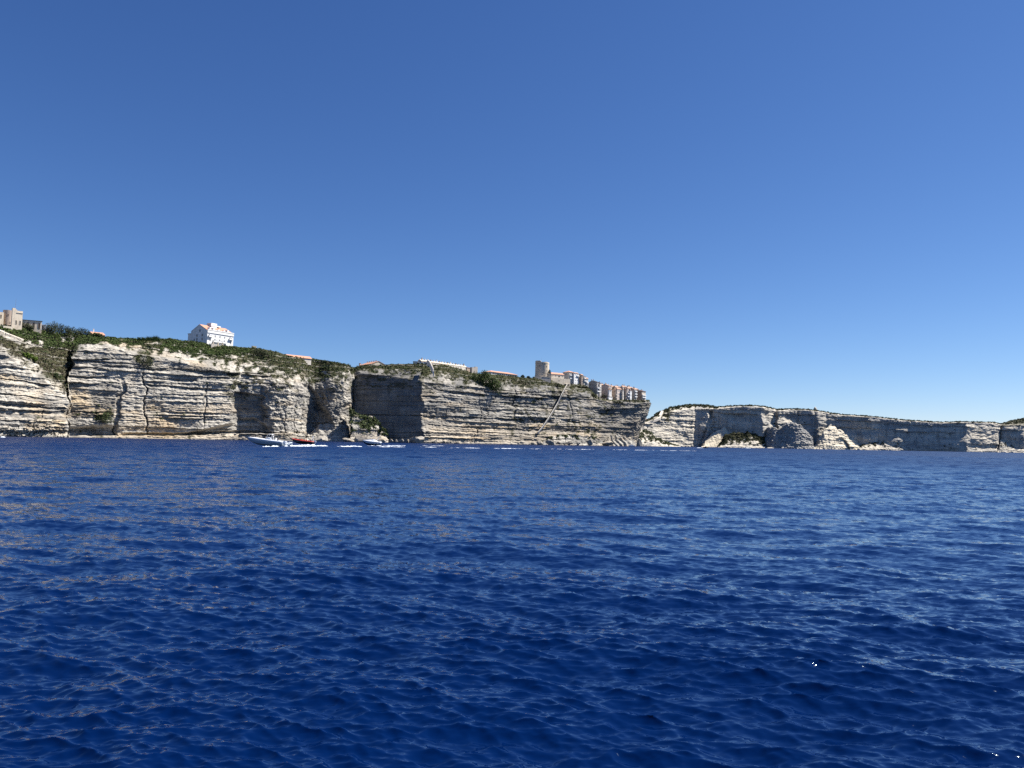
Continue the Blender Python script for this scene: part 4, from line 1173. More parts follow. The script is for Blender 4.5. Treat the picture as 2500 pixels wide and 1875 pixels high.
# ---- barracks on the ridge
h = House('barracks', 'very long cream building with a row of roof stubs above arches', 1020, 1028, 1139, 889, 880.5, 2, 54, 'pale', 'cream', 'gable', rise=1.2, found=5, over=.2, gmax=9)
for i in range(16):
    f_ = .04 + .92 * i / 15
    h.chimney(h.L * f_, h.G * .35, h.H + .6, 1.6 if i % 5 else 2.3, 0.9, 'white' if i % 3 else 'brown')
h.wins('front', 14, 1, .8, 1.1, 'pale', z0=.35, pane='dark')
h.part('string_course', 'ochre', -.05, h.L * .55, -.22, -.003, h.H - .7, h.H - .25)
h.part('end_block', 'brown', h.L + .003, h.L + 6, -.5, h.G, -7, h.H * .8)
h.part('end_roof', 'tile', h.L - .5, h.L + 6.3, -.8, h.G, h.H * .8 + .003, h.H * .8 + .4)
g = House('arched_gallery', 'low wall with three dark arched openings left of the barracks', 1008, 1009, 1050, 890, 882.5, 1, 12, 'pale', 'greystone', 'flat', found=4, over=.15, gmax=4)
for f_, w_ in ((.28, 3.0), (.52, 2.6), (.80, 3.6)):
    mb = MB(); n_ = 12
    ar = [(g.L * f_ + w_ / 2 * math.cos(math.pi * k / n_), g.H * .35 + g.H * .5 * math.sin(math.pi * k / n_)) for k in range(n_ + 1)]
    ar = [(g.L * f_ + w_ / 2, .1)] + ar + [(g.L * f_ - w_ / 2, .1)]
    mb.loft([[(x, .2, z) for x, z in ar], [(x, -.03, z) for x, z in ar]])
    ao = mb.build('arch_opening', M['dark'], g.o)
    mb = MB(); mb.tube([(x, -.12, z) for x, z in ar], .16, 5); mb.build('arch_rim', M['white'], ao)
bt = thing('buttress_wall', 'curved grey buttress rib running down the scrub slope below barracks', 'wall', tuple(at(1049, 882, 690)))
mb = MB()
pp = [at(x, y, Y_) - at(1049, 882, 690) for x, y, Y_ in ((1043, 880, 697), (1048, 882, 690), (1052, 888, 686), (1055, 895, 683), (1058, 902, 681), (1058, 908, 680))]
mb.loft([[(q[0] - .5, q[1], q[2] - 4), (q[0] + .5, q[1], q[2] - 4), (q[0] + .5, q[1], q[2] + .5), (q[0] - .5, q[1], q[2] + .5)] for q in pp])
mb.build('rib', M['pale'], bt)
h = House('ruined_wall', 'grey ruined block right of the barracks end', 1147, 1152, 1166, 912, 897, 3, 48, 'greystone', 'greystone', 'flat', found=6, over=.02, gmax=5)
h.part('broken_top', 'greystone', h.L * .6, h.L, .1, 2, h.H + .303, h.H + 1.2); h.win('front', h.L * .4, h.H * .3, .6, .9, 'greystone', 'dark')
h = House('red_roof_barracks', 'long low white building with bright red roof and a row of dark windows', 1176, 1199, 1263, 914, 908, 6, 50, 'white', 'tile', 'hip', rise=2.4, found=5, over=.8, gmax=14)
for i in range(13): h.win('front', h.L * (.04 + .92 * (i + .5) / 13), h.H * .12, h.L / 13 * .48, h.H * .68, 'white', 'dark')

# ---- round tower (old mill)
YT = ysky(1323) + 9
tb = at(1323.5, 921, YT); tk = YT / FPX
tw = thing('round_tower', 'tall round stone tower with a crumbled top on the ridge', 'tower', tuple(tb))
r_ = 17.2 * tk; TH = 35 * tk
mb = MB(); nn = 40
def tring(r, z, jag=0.0, sd=0):
    out = []
    for k in range(nn):
        t = 2 * math.pi * k / nn
        dz = jag * (0.9 * float(vnoise(k * .35 + sd, 3.3)) + (1.6 if math.pi * .95 < t < math.pi * 1.42 else 0))
        out.append((r * math.cos(t), r * math.sin(t), z + dz))
    return out
mb.loft([tring(r_ * 1.05, -5), tring(r_ * 1.04, 2), tring(r_ * 1.01, 2.05), tring(r_ * .985, TH - 1.2), tring(r_ * 1.01, TH - 1.15), tring(r_ * 1.01, TH - .6, 0.3), tring(r_ * .985, TH, 1.0, 5), tring(r_ * .82, TH, 1.0, 5), tring(r_ * .80, TH - 2)])
mb.build('wall', M['tower'], tw)
for dx, z, hh in ((-.40, .70, 1.5), (.62, .70, 1.5), (.08, .22, 1.3), (-.80, .22, 1.2), (.66, .42, .8), (.55, .22, .8)):
    ang = -math.pi / 2 + math.asin(dx)
    w_ = link('window', window_mesh(.75, hh, 'tower', 'dark' if hh > .9 else 'brown'), tw)
    w_.location = (r_ * math.cos(ang), r_ * math.sin(ang), TH * z); w_.rotation_euler = (0, 0, ang + math.pi / 2)
w_ = link('window', window_mesh(.45, 1.6, 'tower', 'dark'), tw); w_.location = (0, -r_ * 1.0, TH * .86)
mb = MB(); mb.tube([(-.8, 0, TH - 2), (-.8, 0, TH + 6)], [.09, .05], 5); mb.build('aerial', M['metal'], tw)
mb = MB()
mb.loft([[(r_ * .75, y, -4), (r_ * 1.25, y, -4), (r_ * 1.25, y, TH * .10), (r_ * 1.22, y, TH * .34), (r_ * .8, y, TH * .16)] for y in (-r_ * .9, r_ * .2)]); mb.build('ramp', M['tower'], tw)
bush('bush', 'tuft of dark ivy on the right flank of the tower', 1342, 912, 5, 10, 815, M['dark_leaf'], 450, 120)
bs = House('tower_terrace', 'rough stone terrace under the round tower', 1300, 1304, 1344, 929, 920, 0, 25, 'greystone', 'greystone', 'flat', found=6, over=.01, gmax=12)
bs.part('coping', 'tower', bs.L * .5, bs.L, -.2, 1.2, bs.H + .303, bs.H + .9)

# ---- houses between the tower and the town
TG = 'houses on the cliff edge'
h = House('house', 'low cream house with orange roof and a half round window, right of tower', 1333, 1343, 1377, 922, 912.5, 2, 34, 'pale', 'tile', 'gable', rise=1.9, found=7, group=TG)
for f_, w_ in ((.14, .9), (.40, .9), (.90, .9)): h.win('front', h.L * f_, h.H * .45, w_, 1.2, 'pale', 'dark')
h.win('front', h.L * .65, h.H * .32, 2.2, 1.4, 'pale', 'dark'); h.wins('gable', 2, 2, .8, 1.0, 'cream', z0=.1, z1=.6)
w = House('old_wall', 'tall blotchy cream retaining wall under the low orange roofed house', 1343, 1345, 1392, 940, 922, -1, 34, 'cream', None, 'flat', found=6, gmax=3, cat='wall')
w.win('front', w.L * .42, w.H * .62, .7, 1.3, 'cream', 'dark'); w.part('door', 'dark', w.L * .72, w.L * .96, -.05, -.003, .6, 2.2); w.part('lintel', 'pale', w.L * .70, w.L * .98, -.3, -.003, 2.203, 2.5)
h = House('house', 'grey house with a red hip roof and white balconies behind the old wall', 1374, 1390, 1402, 938, 908.5, 4, 46, 'pale', 'tile', 'hip', rise=2.2, found=7, over=.5, group=TG)
h.wins('front', 3, 2, .8, 1.3, 'white', z0=.52, z1=.80); h.balcony(.3, h.L - .3, h.H * .72); h.balcony(.3, h.L - .3, h.H * .46)
h.win('gable', h.G * .5, h.H * .82, .7, .8, 'greystone', 'dark')
h = House('house', 'bright white four storey block beside the old wall', 1400, 1401.5, 1412.5, 938, 911, 1, 52, 'white', 'tile_old', 'hip', rise=1.4, found=6, over=.4, group=TG, gmax=9)
h.wins('front', 2, 4, .8, 1.3, 'white', z0=.08, z1=.82, pane='dark'); h.balcony(h.L * .5, h.L - .1, h.H * .76)
h = House('house', 'narrow dark brown house right of the bright white block', 1412, 1419.5, 1424, 940, 915.5, 1, 50, 'brown', 'tile_old', 'gable', rise=1.2, found=6, group=TG)
h.wins('front', 2, 4, .7, 1.1, 'pale', z0=.08, z1=.8)
h = House('house', 'cream balconied house second right of the white block', 1423.5, 1425, 1430, 942, 919, 2, 50, 'cream', 'tile_old', 'flat', found=6, group=TG, gmax=8, over=.2)
h.wins('front', 2, 4, .8, 1.2, 'white', z0=.08, z1=.8); h.balcony(.2, h.L - .2, h.H * .5); h.balcony(.2, h.L - .2, h.H * .75)
h = House('house', 'last cream house before the gap left of the tall grey house', 1429.5, 1431, 1436, 944, 924, 2, 50, 'pale', 'tile_old', 'gable', rise=1.0, found=6, group=TG, gmax=8)
h.wins('front', 2, 3, .8, 1.2, 'white', z0=.15, z1=.78); h.balcony(.2, h.L - .2, h.H * .45)
mb = MB(); n_ = 12
ar = [(2.0 + 1.6 * math.cos(math.pi * k / n_), -2.5 + 2.6 * math.sin(math.pi * k / n_)) for k in range(n_ + 1)]
mb.loft([[(x, -.6, z) for x, z in ar], [(x, -.9, z) for x, z in ar]]); ao = mb.build('arch_opening', M['dark'], h.o)
mb = MB(); mb.tube([(x, -.95, z) for x, z in ar], .3, 5); mb.build('arch_rim', M['pale'], ao)

TW = 'tall town houses along the cliff edge'
TOWN = [  # label, pxl, pxc, pxr, base, top, Y, wall, roof, kind, rise, front windows (n, rows), gable windows
    ('tall dark grey house with a pitched roof, first of the town row', 1436, 1457, 1463, 966, 933, 1, 'greystone', 'slate', 'gable', 2.0, (2, 5), (3, 3)),
    ('narrow pale house squeezed right of the tall grey house', 1462.5, 1464, 1468, 969, 936, 1, 'pale', 'tile_old', 'flat', .5, (2, 5), None),
    ('broad pinkish blank walled house behind the white town tower', 1466, 1486, 1492, 970, 941.5, 1, 'pink', 'tile_old', 'gable', 1.8, (2, 3), (1, 1)),
    ('slim white house with tall dark openings in mid row', 1485.5, 1487.5, 1493, 982, 952, -2, 'white', 'tile_old', 'flat', .4, (2, 5), None),
    ('ochre house with a sloping old roof right of the slim white house', 1492, 1503, 1506, 980, 952, 1, 'ochre', 'tile_old', 'gable', 1.6, (1, 4), (2, 2)),
    ('pinkish house with ivy on its foot in the middle of the row', 1503.5, 1506, 1517.5, 981, 950, 1, 'pink', 'tile_old', 'hip', 1.8, (4, 4), None),
    ('pale house with dark gable, centre right of the row', 1517, 1520, 1523, 980, 952, 1, 'pale', 'tile_old', 'flat', .4, (1, 4), None),
    ('dark brown house between two pale town houses', 1522, 1528, 1531, 979, 950, 1, 'brown', 'tile_old', 'gable', 1.3, (1, 4), (1, 3)),
    ('tallest pinkish house in the right half of the row', 1530, 1531.5, 1538, 978, 947.5, 1, 'pink', 'tile_old', 'gable', 1.3, (2, 5), None),
    ('slender white house with three dark windows near the row end', 1537.5, 1538.3, 1542.3, 978, 953, 1, 'white', 'tile_old', 'flat', .4, (1, 3), None),
    ('grey gabled house with stacked balconies next to the last house', 1542, 1549, 1554.5, 977, 951, 1, 'greystone', 'tile_old', 'gable', 1.1, (2, 4), (1, 3)),
    ('last house of the row, orange brown side and cream front', 1554, 1567, 1576, 977, 955.5, 1, 'brown', 'tile_old', 'flat', .4, (3, 3), (2, 2)),
    ('low white annex with four windows below the slim white house', 1484.5, 1486, 1495, 984, 968, -3, 'white', 'pale', 'flat', .3, (2, 2), None),
    ('orange roofed house set back behind the middle of the row', 1496, 1503, 1517, 960, 945.5, 22, 'ochre', 'tile_old', 'gable', 1.8, (2, 1), None),
    ('pale roofed house set back behind the pinkish tall house', 1515, 1520, 1531, 960, 944.5, 24, 'pale', 'tile_old', 'gable', 1.6, (2, 1), None),
    ('grey flat house set back directly behind the last house', 1555, 1561, 1571, 964, 953, 22, 'pale', 'tile_old', 'flat', .3, (2, 1), None),
    ('ochre house set back left of the last house', 1538, 1546, 1558, 962, 949, 24, 'ochre', 'tile_old', 'gable', 1.2, (2, 1), None),
    ('small tiled house set back right above the slender white house', 1529, 1533, 1544, 960, 946.5, 26, 'pink', 'tile_old', 'gable', 1.4, (2, 1), None),
    ('cream house set back above the ochre sloping roof', 1488, 1492, 1501, 960, 943.5, 26, 'cream', 'tile_old', 'gable', 1.2, (2, 1), None),
    ('long low pale house set back right of the narrow pale house', 1461, 1465, 1479, 960, 939.5, 26, 'pale', 'tile_old', 'gable', 1.2, (2, 1), None),
    ('grey roofed house set back behind the pinkish blank wall', 1473, 1479, 1492, 960, 941.5, 22, 'pale', 'slate', 'gable', 1.3, (2, 1), None)]
for i, (lab, pl, pc, pr, pb, ptp, Y_, wl_, rf, kd, rs, fw, gw) in enumerate(TOWN):
    h = House('town_house', lab, pl, pc, pr, pb, ptp, Y_, 52, wl_, rf, kd, rise=rs, found=6, over=.3, group=TW, gmax=32)
    h.wins('front', fw[0], fw[1], min(.9, h.L / fw[0] * .45), 1.4, 'white' if wl_ != 'white' else 'pale', z0=.10, z1=.84, skip=.12 if fw[1] > 3 else 0, seed=i, pane='dark')
    if gw: h.wins('gable', gw[0], gw[1], .8, 1.1, wl_, z0=.3, z1=.8, skip=.3, seed=i + 50, pane='dark')
    if i in (0, 2, 8, 10, 11, 4):
        for j in range(2 if i != 10 else 3): h.balcony(.2, max(h.L - .2, .8), h.H * (.3 + .25 * j), 'white' if i != 4 else 'pale')
    rg1 = random.Random(i)
    for j in range(2): h.chimney(h.L * rg1.uniform(.2, .8), h.G * rg1.uniform(.3, .7), h.H + .1, 1.5 + rs, .6, rg1.choice(['pale', 'tile_old', 'brown']))
    if i == 11:
        h.part('cream_front', 'cream', 0, h.L, -.12, -.003, -2, h.H - .2); h.part('cornice', 'tile_old', -.4, h.L + .5, -.7, h.G, h.H + .31, h.H + .6)
        for wn_ in [c for c in h.o.children if c.name.startswith('window')]:
            if wn_.location.y == 0 and abs(wn_.rotation_euler.z) < .1: wn_.location.y = -.12
for i, (px, py, w_, hh) in enumerate(((1474, 970, 16, 9), (1500, 984, 14, 6), (1512, 984, 18, 6), (1530, 981, 22, 6), (1553, 980, 18, 6), (1448, 968, 14, 9), (1569, 981, 14, 7))):
    bush('bush', ['ivy mass below the pinkish blank walled house', 'small shrub below the white annex', 'ivy at the foot of the pinkish house', 'shrubs at the foot of the tall pinkish house',
                  'shrubs under the grey gabled house', 'scrub below the tall dark grey house', 'scrub at the corner under the last house'][i], px, py, w_, hh, [868, 872, 884, 898, 912, 858, 918][i], M['dark_leaf'], 460 + i, 260, group='greenery under the town houses')

# ---- the long stair cut into the cliff
def stair():
    P0, P1 = [], []
    base = (1385, 938), (1378, 950), (1370, 965), (1362, 983), (1350, 1003), (1338, 1022), (1326, 1040), (1313, 1056)
    ctrl = []
    for x, y in base:                                        # lie on the cliff face where that pixel meets it
        sel = (np.abs(near['QX'] - x) < 5) & (np.abs(near['QY'] - y) < 4)
        ctrl.append((x, y, float(near['P'][..., 1][sel].min()) - 1.2))
    t = thing('cliff_stair', 'long pale stair running diagonally down the cliff face', 'stairs', tuple(at(1313, 1056, ctrl[-1][2])))
    o0 = np.array(t.location)
    c = np.array(ctrl)
    n = 110
    tt = np.linspace(0, len(c) - 1, n)
    pts = np.array([at(np.interp(u, range(len(c)), c[:, 0]), np.interp(u, range(len(c)), c[:, 1]), np.interp(u, range(len(c)), c[:, 2])) - o0 for u in tt])
    m1, m2 = MB(), MB()
    for p_, q_ in zip(pts[:-1], pts[1:]):                    # one tread each, top at the upper point
        x0, x1 = sorted((p_[0], q_[0]))
        m1.box(x0 - .25, x1 + .25, p_[1] - .9, p_[1] + 4.5, q_[2] - 1.6, q_[2] + .45)
    so_ = m1.build('steps', M['stair'], t); so_['kind'] = 'stuff'
    m2.loft([[(q[0], q[1] - 1.05, q[2] - .3), (q[0], q[1] - .85, q[2] - .3), (q[0], q[1] - .85, q[2] + .9), (q[0], q[1] - 1.05, q[2] + .9)] for q in pts[::2]])
    m2.build('parapet', M['stair'], t)


stair()

# ---- far shore details
h = House('far_house', 'orange roofed house in the dip between the headlands', 1570, 1576, 1588, 1031, 1026, 1205, 50, 'pink', 'tile', 'gable', rise=2.2, found=8, gmax=9)
h.wins('front', 2, 1, .9, 1.2, z0=.2)
pt = thing('cliff_path', 'steep pale path climbing through scrub behind the headland', 'path', tuple(at(1612, 1012, 1215)))
mb = MB(); o0 = at(1612, 1012, 1215)
pp = [at(x, y, Y_) - o0 for x, y, Y_ in ((1575, 1033, 1178), (1590, 1028, 1184), (1600, 1024, 1190), (1609, 1020, 1196), (1613, 1012, 1204), (1617, 1004, 1214))]
ws = (1.2, 1.2, 1.6, 2.2, 2.0, 1.8)
mb.loft([[(q[0] - w_, q[1], q[2] - 3), (q[0] + w_, q[1], q[2] - 3), (q[0] + w_, q[1], q[2] + .7), (q[0] - w_, q[1], q[2] + .7)] for q, w_ in zip(pp, ws)]); mb.build('walkway', M['pale'], pt)
boulder('boulder', 'dome shaped grey rock standing on the far cliff skyline', 1990, 1001, 11, 8, 1372, 350, M['rock_far'])

# ---- stone retaining wall on the left slope
rwt = thing('retaining_wall', 'sloping dry stone retaining wall on the slope under the fort', 'wall', tuple(at(20, 830, 486)))
o0 = np.array(rwt.location); mb = MB()
rgw = random.Random(12)
cells = []
for i in range(36):
    u0, u1 = i / 36, (i + 1) / 36
    for j in range(8):
        v0, v1 = j / 8, (j + 1) / 8
        x0, x1 = -30 + 82 * u0, -30 + 82 * u1
        cells.append((x0 + rgw.uniform(0, .6), x1 - rgw.uniform(0, .3), v0, v1))
for x0, x1, v0, v1 in cells:
    yt = lambda x: 795 + (x + 30) / 82 * 32
    yb = lambda x: 808 + (x + 30) / 82 * 34
    Yd = 480 + (x0 + 30) / 82 * 16
    d_ = rgw.uniform(-.12, .25)
    A_ = [at(x, yt(x) + (yb(x) - yt(x)) * v, Yd - 2.4) - o0 for x, v in ((x0, v1 - .015), (x1, v1 - .015), (x1, v0 + .015), (x0, v0 + .015))]
    V = [(q[0], q[1] - d_, q[2]) for q in A_] + [(q[0], q[1] + 3.0, q[2]) for q in A_]
    mb.add(V, [(0, 1, 2, 3), (4, 7, 6, 5), (0, 4, 5, 1), (1, 5, 6, 2), (2, 6, 7, 3), (3, 7, 4, 0)])
so_ = mb.build('stones', M['pale'], rwt); so_['kind'] = 'stuff'

# ------------------------------------------------------------------ people (one skinned body each)
_pc = {}


def body(pose, shirt, legs, hairm='hair'):
    key = (pose, shirt, legs, hairm)
    if key in _pc: return _pc[key]
    if pose == 'stand':
        J = {'pel': (0, 0, .95), 'che': (.02, 0, 1.35), 'nec': (.02, 0, 1.52), 'hea': (.04, 0, 1.66), 'top': (.03, 0, 1.78), 'sl': (0, .2, 1.42), 'el': (.08, .26, 1.15), 'hl': (.3, .22, 1.08),
             'sr': (0, -.2, 1.42), 'er': (.06, -.27, 1.15), 'hr': (.28, -.2, 1.05), 'kl': (.04, .11, .5), 'fl': (0, .12, .06), 'tl': (.16, .13, .03), 'kr': (.04, -.11, .5), 'fr': (0, -.12, .06), 'tr': (.16, -.13, .03)}
    else:
        J = {'pel': (0, 0, .52), 'che': (.0, 0, .92), 'nec': (.02, 0, 1.09), 'hea': (.05, 0, 1.23), 'top': (.04, 0, 1.35), 'sl': (0, .2, 1.0), 'el': (.1, .26, .74), 'hl': (.34, .2, .68),
             'sr': (0, -.2, 1.0), 'er': (.1, -.27, .74), 'hr': (.34, -.2, .66), 'kl': (.44, .12, .52), 'fl': (.46, .12, .06), 'tl': (.6, .13, .03), 'kr': (.44, -.12, .52), 'fr': (.46, -.12, .06), 'tr': (.6, -.13, .03)}
    R_ = {'pel': .15, 'che': .17, 'nec': .065, 'hea': .105, 'top': .07, 'sl': .075, 'el': .05, 'hl': .04, 'sr': .075, 'er': .05, 'hr': .04, 'kl': .07, 'fl': .05, 'tl': .04, 'kr': .07, 'fr': .05, 'tr': .04}
    E_ = [('pel', 'che'), ('che', 'nec'), ('nec', 'hea'), ('hea', 'top'), ('che', 'sl'), ('sl', 'el'), ('el', 'hl'), ('che', 'sr'), ('sr', 'er'), ('er', 'hr'),
          ('pel', 'kl'), ('kl', 'fl'), ('fl', 'tl'), ('pel', 'kr'), ('kr', 'fr'), ('fr', 'tr')]
    ks = list(J)
    me = bpy.data.meshes.new('person_skeleton')
    me.from_pydata([J[k] for k in ks], [(ks.index(a_), ks.index(b_)) for a_, b_ in E_], [])
    o = bpy.data.objects.new('person_skeleton', me); COL.objects.link(o)
    md = o.modifiers.new('skin', 'SKIN')
    for v, k in zip(me.skin_vertices[0].data, ks):
        v.radius = (R_[k], R_[k] * (1.0 if k not in ('pel', 'che') else .8)); v.use_root = k == 'pel'
    o.modifiers.new('sub', 'SUBSURF').levels = 1
    dg = bpy.context.evaluated_depsgraph_get()
    out = bpy.data.meshes.new_from_object(o.evaluated_get(dg))
    bpy.data.objects.remove(o); bpy.data.meshes.remove(me)
    out.name = 'person'; out.materials.clear()
    for mm in ('skin', shirt, legs, hairm): out.materials.append(M[mm])
    zn, zp = J['nec'][2], J['pel'][2]
    for p_ in out.polygons:
        c = p_.center
        p_.use_smooth = True
        if c.z > zn + .16 or (c.z > zn + .06 and c.x < J['hea'][0] - .02): p_.material_index = 3
        elif c.z > zn - .02: p_.material_index = 0
        elif c.x > .2 and c.z > zp - .02 + (.1 if pose == 'sit' else 0) and abs(c.y) > .15: p_.material_index = 0
        elif c.z > zp + .04: p_.material_index = 1
        else: p_.material_index = 2
    _pc[key] = out
    return out


def person(label, loc, rz, pose, shirt, legs='trousers', hairm='hair', group=None, s=1.0):
    o = link('person', body(pose, shirt, legs, hairm))
    o.location = loc; o.rotation_euler = (0, 0, rz); o.scale = (s, s, s)
    return tag(o, label, 'person', group)

# ------------------------------------------------------------------ boats (bow along local +x)
def hull_rings(L, B, H, draft, n=14, flare=.78, bow=2.6, sheer=.28, zoff=0.0):
    out = []
    for i in range(n):
        u = i / (n - 1)
        hb = B / 2 * max(0.02, (1 - u ** bow)) ** .62
        zs = H * (1 + sheer * u ** 2)
        kz = -draft + (draft + H * .75) * max(0, (u - .62) / .38) ** 2.2
        cz = kz + (zs - kz) * .30
        x = L * u + 0.10 * L * u * 0
        out.append([(x, 0, kz), (x - .02 * L * u, hb * flare, cz), (x, hb, zs), (x, hb * .86, zs + .03), (x, 0, zs + .06 * B / 2), (x, -hb * .86, zs + .03), (x, -hb, zs), (x - .02 * L * u, -hb * flare, cz)])
    return out


def topsides(rg_, t0, out=0.03):
    mb = MB()
    for a_, b_, sg in ((1, 2, 1), (7, 6, -1)):
        lo = []; hi = []
        for r in rg_:
            A_, B_ = np.array(r[a_]), np.array(r[b_])
            p_ = A_ + (B_ - A_) * t0
            lo.append((p_[0], p_[1] + sg * out, p_[2])); hi.append((B_[0], B_[1] + sg * out, B_[2] + .02))
        lo2 = [(x, y - sg * out * 2, z) for x, y, z in lo]; hi2 = [(x, y - sg * out * 2, z) for x, y, z in hi]
        mb.loft([[l, h_, h2, l2] for l, h_, h2, l2 in zip(lo, hi, hi2, lo2)])
    return mb


def place(o, px, py, Y=None, z=0.0):
    p_ = at(px, py, Y) if Y else onsea(px, py)
    o.location = (float(p_[0]), float(p_[1]), z)
    return p_


# white planing boat, bow up to the left
WB = thing('motorboat', 'white speedboat planing with its bow raised, leftmost of three boats', 'motorboat')
pw = place(WB, 692, 1089.6, z=0.10)
WB.rotation_euler = (0, math.radians(-4.8), math.radians(180 - 4))
Lb = 10.6
mb = MB(); mb.loft(hull_rings(Lb, 2.9, 1.05, .45, 18, .70, 2.4, .30)); mb.build('hull', M['shaded_white'], WB, False)  # hull colour carries the shade of the side away from the sun
mb = MB()
rg_ = hull_rings(Lb, 2.9, 1.05, .45, 18, .70, 2.4, .30)
for sg in (2, 6):
    mb.tube([(r[sg][0], r[sg][1], r[sg][2] + .02) for r in rg_], [.30] * 14 + [.28, .25, .20, .13], 8)
mb.build('gunwale', M['gel'], WB, True)
topsides(rg_, .60).build('topsides', M['gel'], WB)
mb = MB(); mb.loft([[(x, -.42 * w_, .62 + z), (x, .42 * w_, .62 + z), (x, .36 * w_, 1.02 + z), (x, -.36 * w_, 1.02 + z)] for x, w_, z in ((6.4, 2.2, .35), (8.2, 1.8, .45), (9.6, .8, .5))]); mb.build('foredeck', M['gel'], WB)
mb = MB(); mb.loft([[(x, -.55, 1.0), (x, .55, 1.0), (x, .5, z), (x, -.5, z)] for x, z in ((3.9, 1.95), (4.6, 2.05), (5.2, 1.75), (5.6, 1.3))]); con = mb.build('console', M['gel'], WB)
mb = MB(); mb.loft([[(5.05, -.5, 1.82), (5.12, -.5, 1.82), (4.75, -.46, 2.45), (4.68, -.46, 2.45)], [(5.05, .5, 1.82), (5.12, .5, 1.82), (4.75, .46, 2.45), (4.68, .46, 2.45)]]); mb.build('windscreen', M['glass'], con)
mb = MB()
for sy in (-.62, .62): mb.tube([(5.3, sy, 1.0), (5.0, sy, 2.3), (4.5, sy, 2.95), (3.4, sy, 2.98)], .055, 6); mb.tube([(3.7, sy, 1.0), (3.4, sy, 2.98)], .055, 6)
mb.tube([(4.5, -.62, 2.95), (4.5, .62, 2.95)], .055, 6); mb.tube([(3.4, -.62, 2.98), (3.4, .62, 2.98)], .055, 6); mb.build('frame', M['gel'], WB, True)
mb = MB(); mb.loft([[(x, -.5, 1.0), (x, .5, 1.0), (x, .5, z), (x, -.5, z)] for x, z in ((2.5, 1.4), (2.9, 1.5), (3.3, 1.45))]); mb.box(2.35, 2.5, -.5, .5, 1.4, 2.0); mb.build('seat', M['gel'], WB)
for sy in (-.42, .42):
    mb = MB(); mb.loft([[(x, sy - .2, z0), (x, sy + .2, z0), (x, sy + .17, z1), (x, sy - .17, z1)] for x, z0, z1 in ((-.75, .55, 1.15), (-.5, .5, 1.45), (-.1, .5, 1.4), (.05, .7, 1.2))]); mb.box(-.5, -.25, sy - .08, sy + .08, -.5, .52); mb.build('outboard_engine', M['gel'], WB)
def onboat(B_, x, y, z):
    bpy.context.view_layer.update()
    return tuple(B_.matrix_basis @ Vector((x, y, z)))
person('person in white standing at the white speedboat console', onboat(WB, 3.15, 0, 1.0), math.radians(176), 'stand', 'white_cloth', 'white_cloth')
person('person in dark top seated behind the white speedboat helm', onboat(WB, 1.7, .1, .72), math.radians(176), 'sit', 'blue_cloth', 'trousers')

# red rigid inflatable with passengers
RB = thing('inflatable_boat', 'red and black inflatable boat full of passengers in the middle', 'inflatable boat')
pr_ = place(RB, 767, 1084.2, z=.18)
RB.rotation_euler = (0, math.radians(-3), math.radians(180))
kR = float(pr_[1]) / FPX; Lr = 54 * kR
mb = MB(); mb.loft(hull_rings(Lr * .98, 2.6, .55, .45, 16, .62, 2.2, .55)); mb.build('hull', M['black'], RB)
tp = []
for sg in (1, -1):
    side = [(Lr * u, sg * 1.35 * max(.0, 1 - u ** 3.2) ** .6, .72 + .55 * u ** 2.6) for u in (0, .12, .3, .5, .68, .8, .9, .96)]
    tp.append(side)
path_ = tp[0] + [(Lr * .995, 0, 1.34)] + tp[1][::-1]
mb = MB(); mb.tube(path_, [.20] + [.36] * (len(path_) - 2) + [.20], 10); mb.build('tube', M['red'], RB, True)
mb = MB(); mb.tube([(x, y * 1.16, z - .20) for x, y, z in path_], .14, 6); mb.build('rubbing_strake', M['black'], RB, True)
mb = MB(); mb.box(.1, Lr * .9, -1.0, 1.0, .42, .55); mb.build('deck', M['metal'], RB)
for i in range(5):
    mb = MB(); mb.box(Lr * (.22 + .11 * i), Lr * (.22 + .11 * i) + .4, -.75, .75, .553, .98); mb.build('bench', M['black'], RB)
mb = MB(); mb.box(Lr * .13, Lr * .13 + .7, -.4, .4, .553, 1.45); mb.loft([[(Lr * .13 + .5, -.38, 1.453), (Lr * .13 + .56, -.38, 1.453), (Lr * .13 + .42, -.36, 1.85), (Lr * .13 + .36, -.36, 1.85)], [(Lr * .13 + .5, .38, 1.453), (Lr * .13 + .56, .38, 1.453), (Lr * .13 + .42, .36, 1.85), (Lr * .13 + .36, .36, 1.85)]]); mb.build('console', M['metal'], RB)
mb = MB()
for sy in (-.8, .8): mb.tube([(.5, sy, .5), (.6, sy, 2.2), (.75, sy * .8, 2.6)], .06, 6)
mb.tube([(.75, -.64, 2.6), (.75, .64, 2.6)], .06, 6); mb.tube([(.75, 0, 2.6), (.75, 0, 3.1)], .16, 8); mb.build('radar_arch', M['gel'], RB, True)
mb = MB(); mb.loft([[(x, -.25, z0), (x, .25, z0), (x, .2, z1), (x, -.2, z1)] for x, z0, z1 in ((-.7, .6, 1.1), (-.4, .5, 1.4), (0, .5, 1.35))]); mb.box(-.45, -.2, -.1, .1, -.5, .5); mb.build('outboard_engine', M['gel'], RB)
PG = 'passengers on the red inflatable'
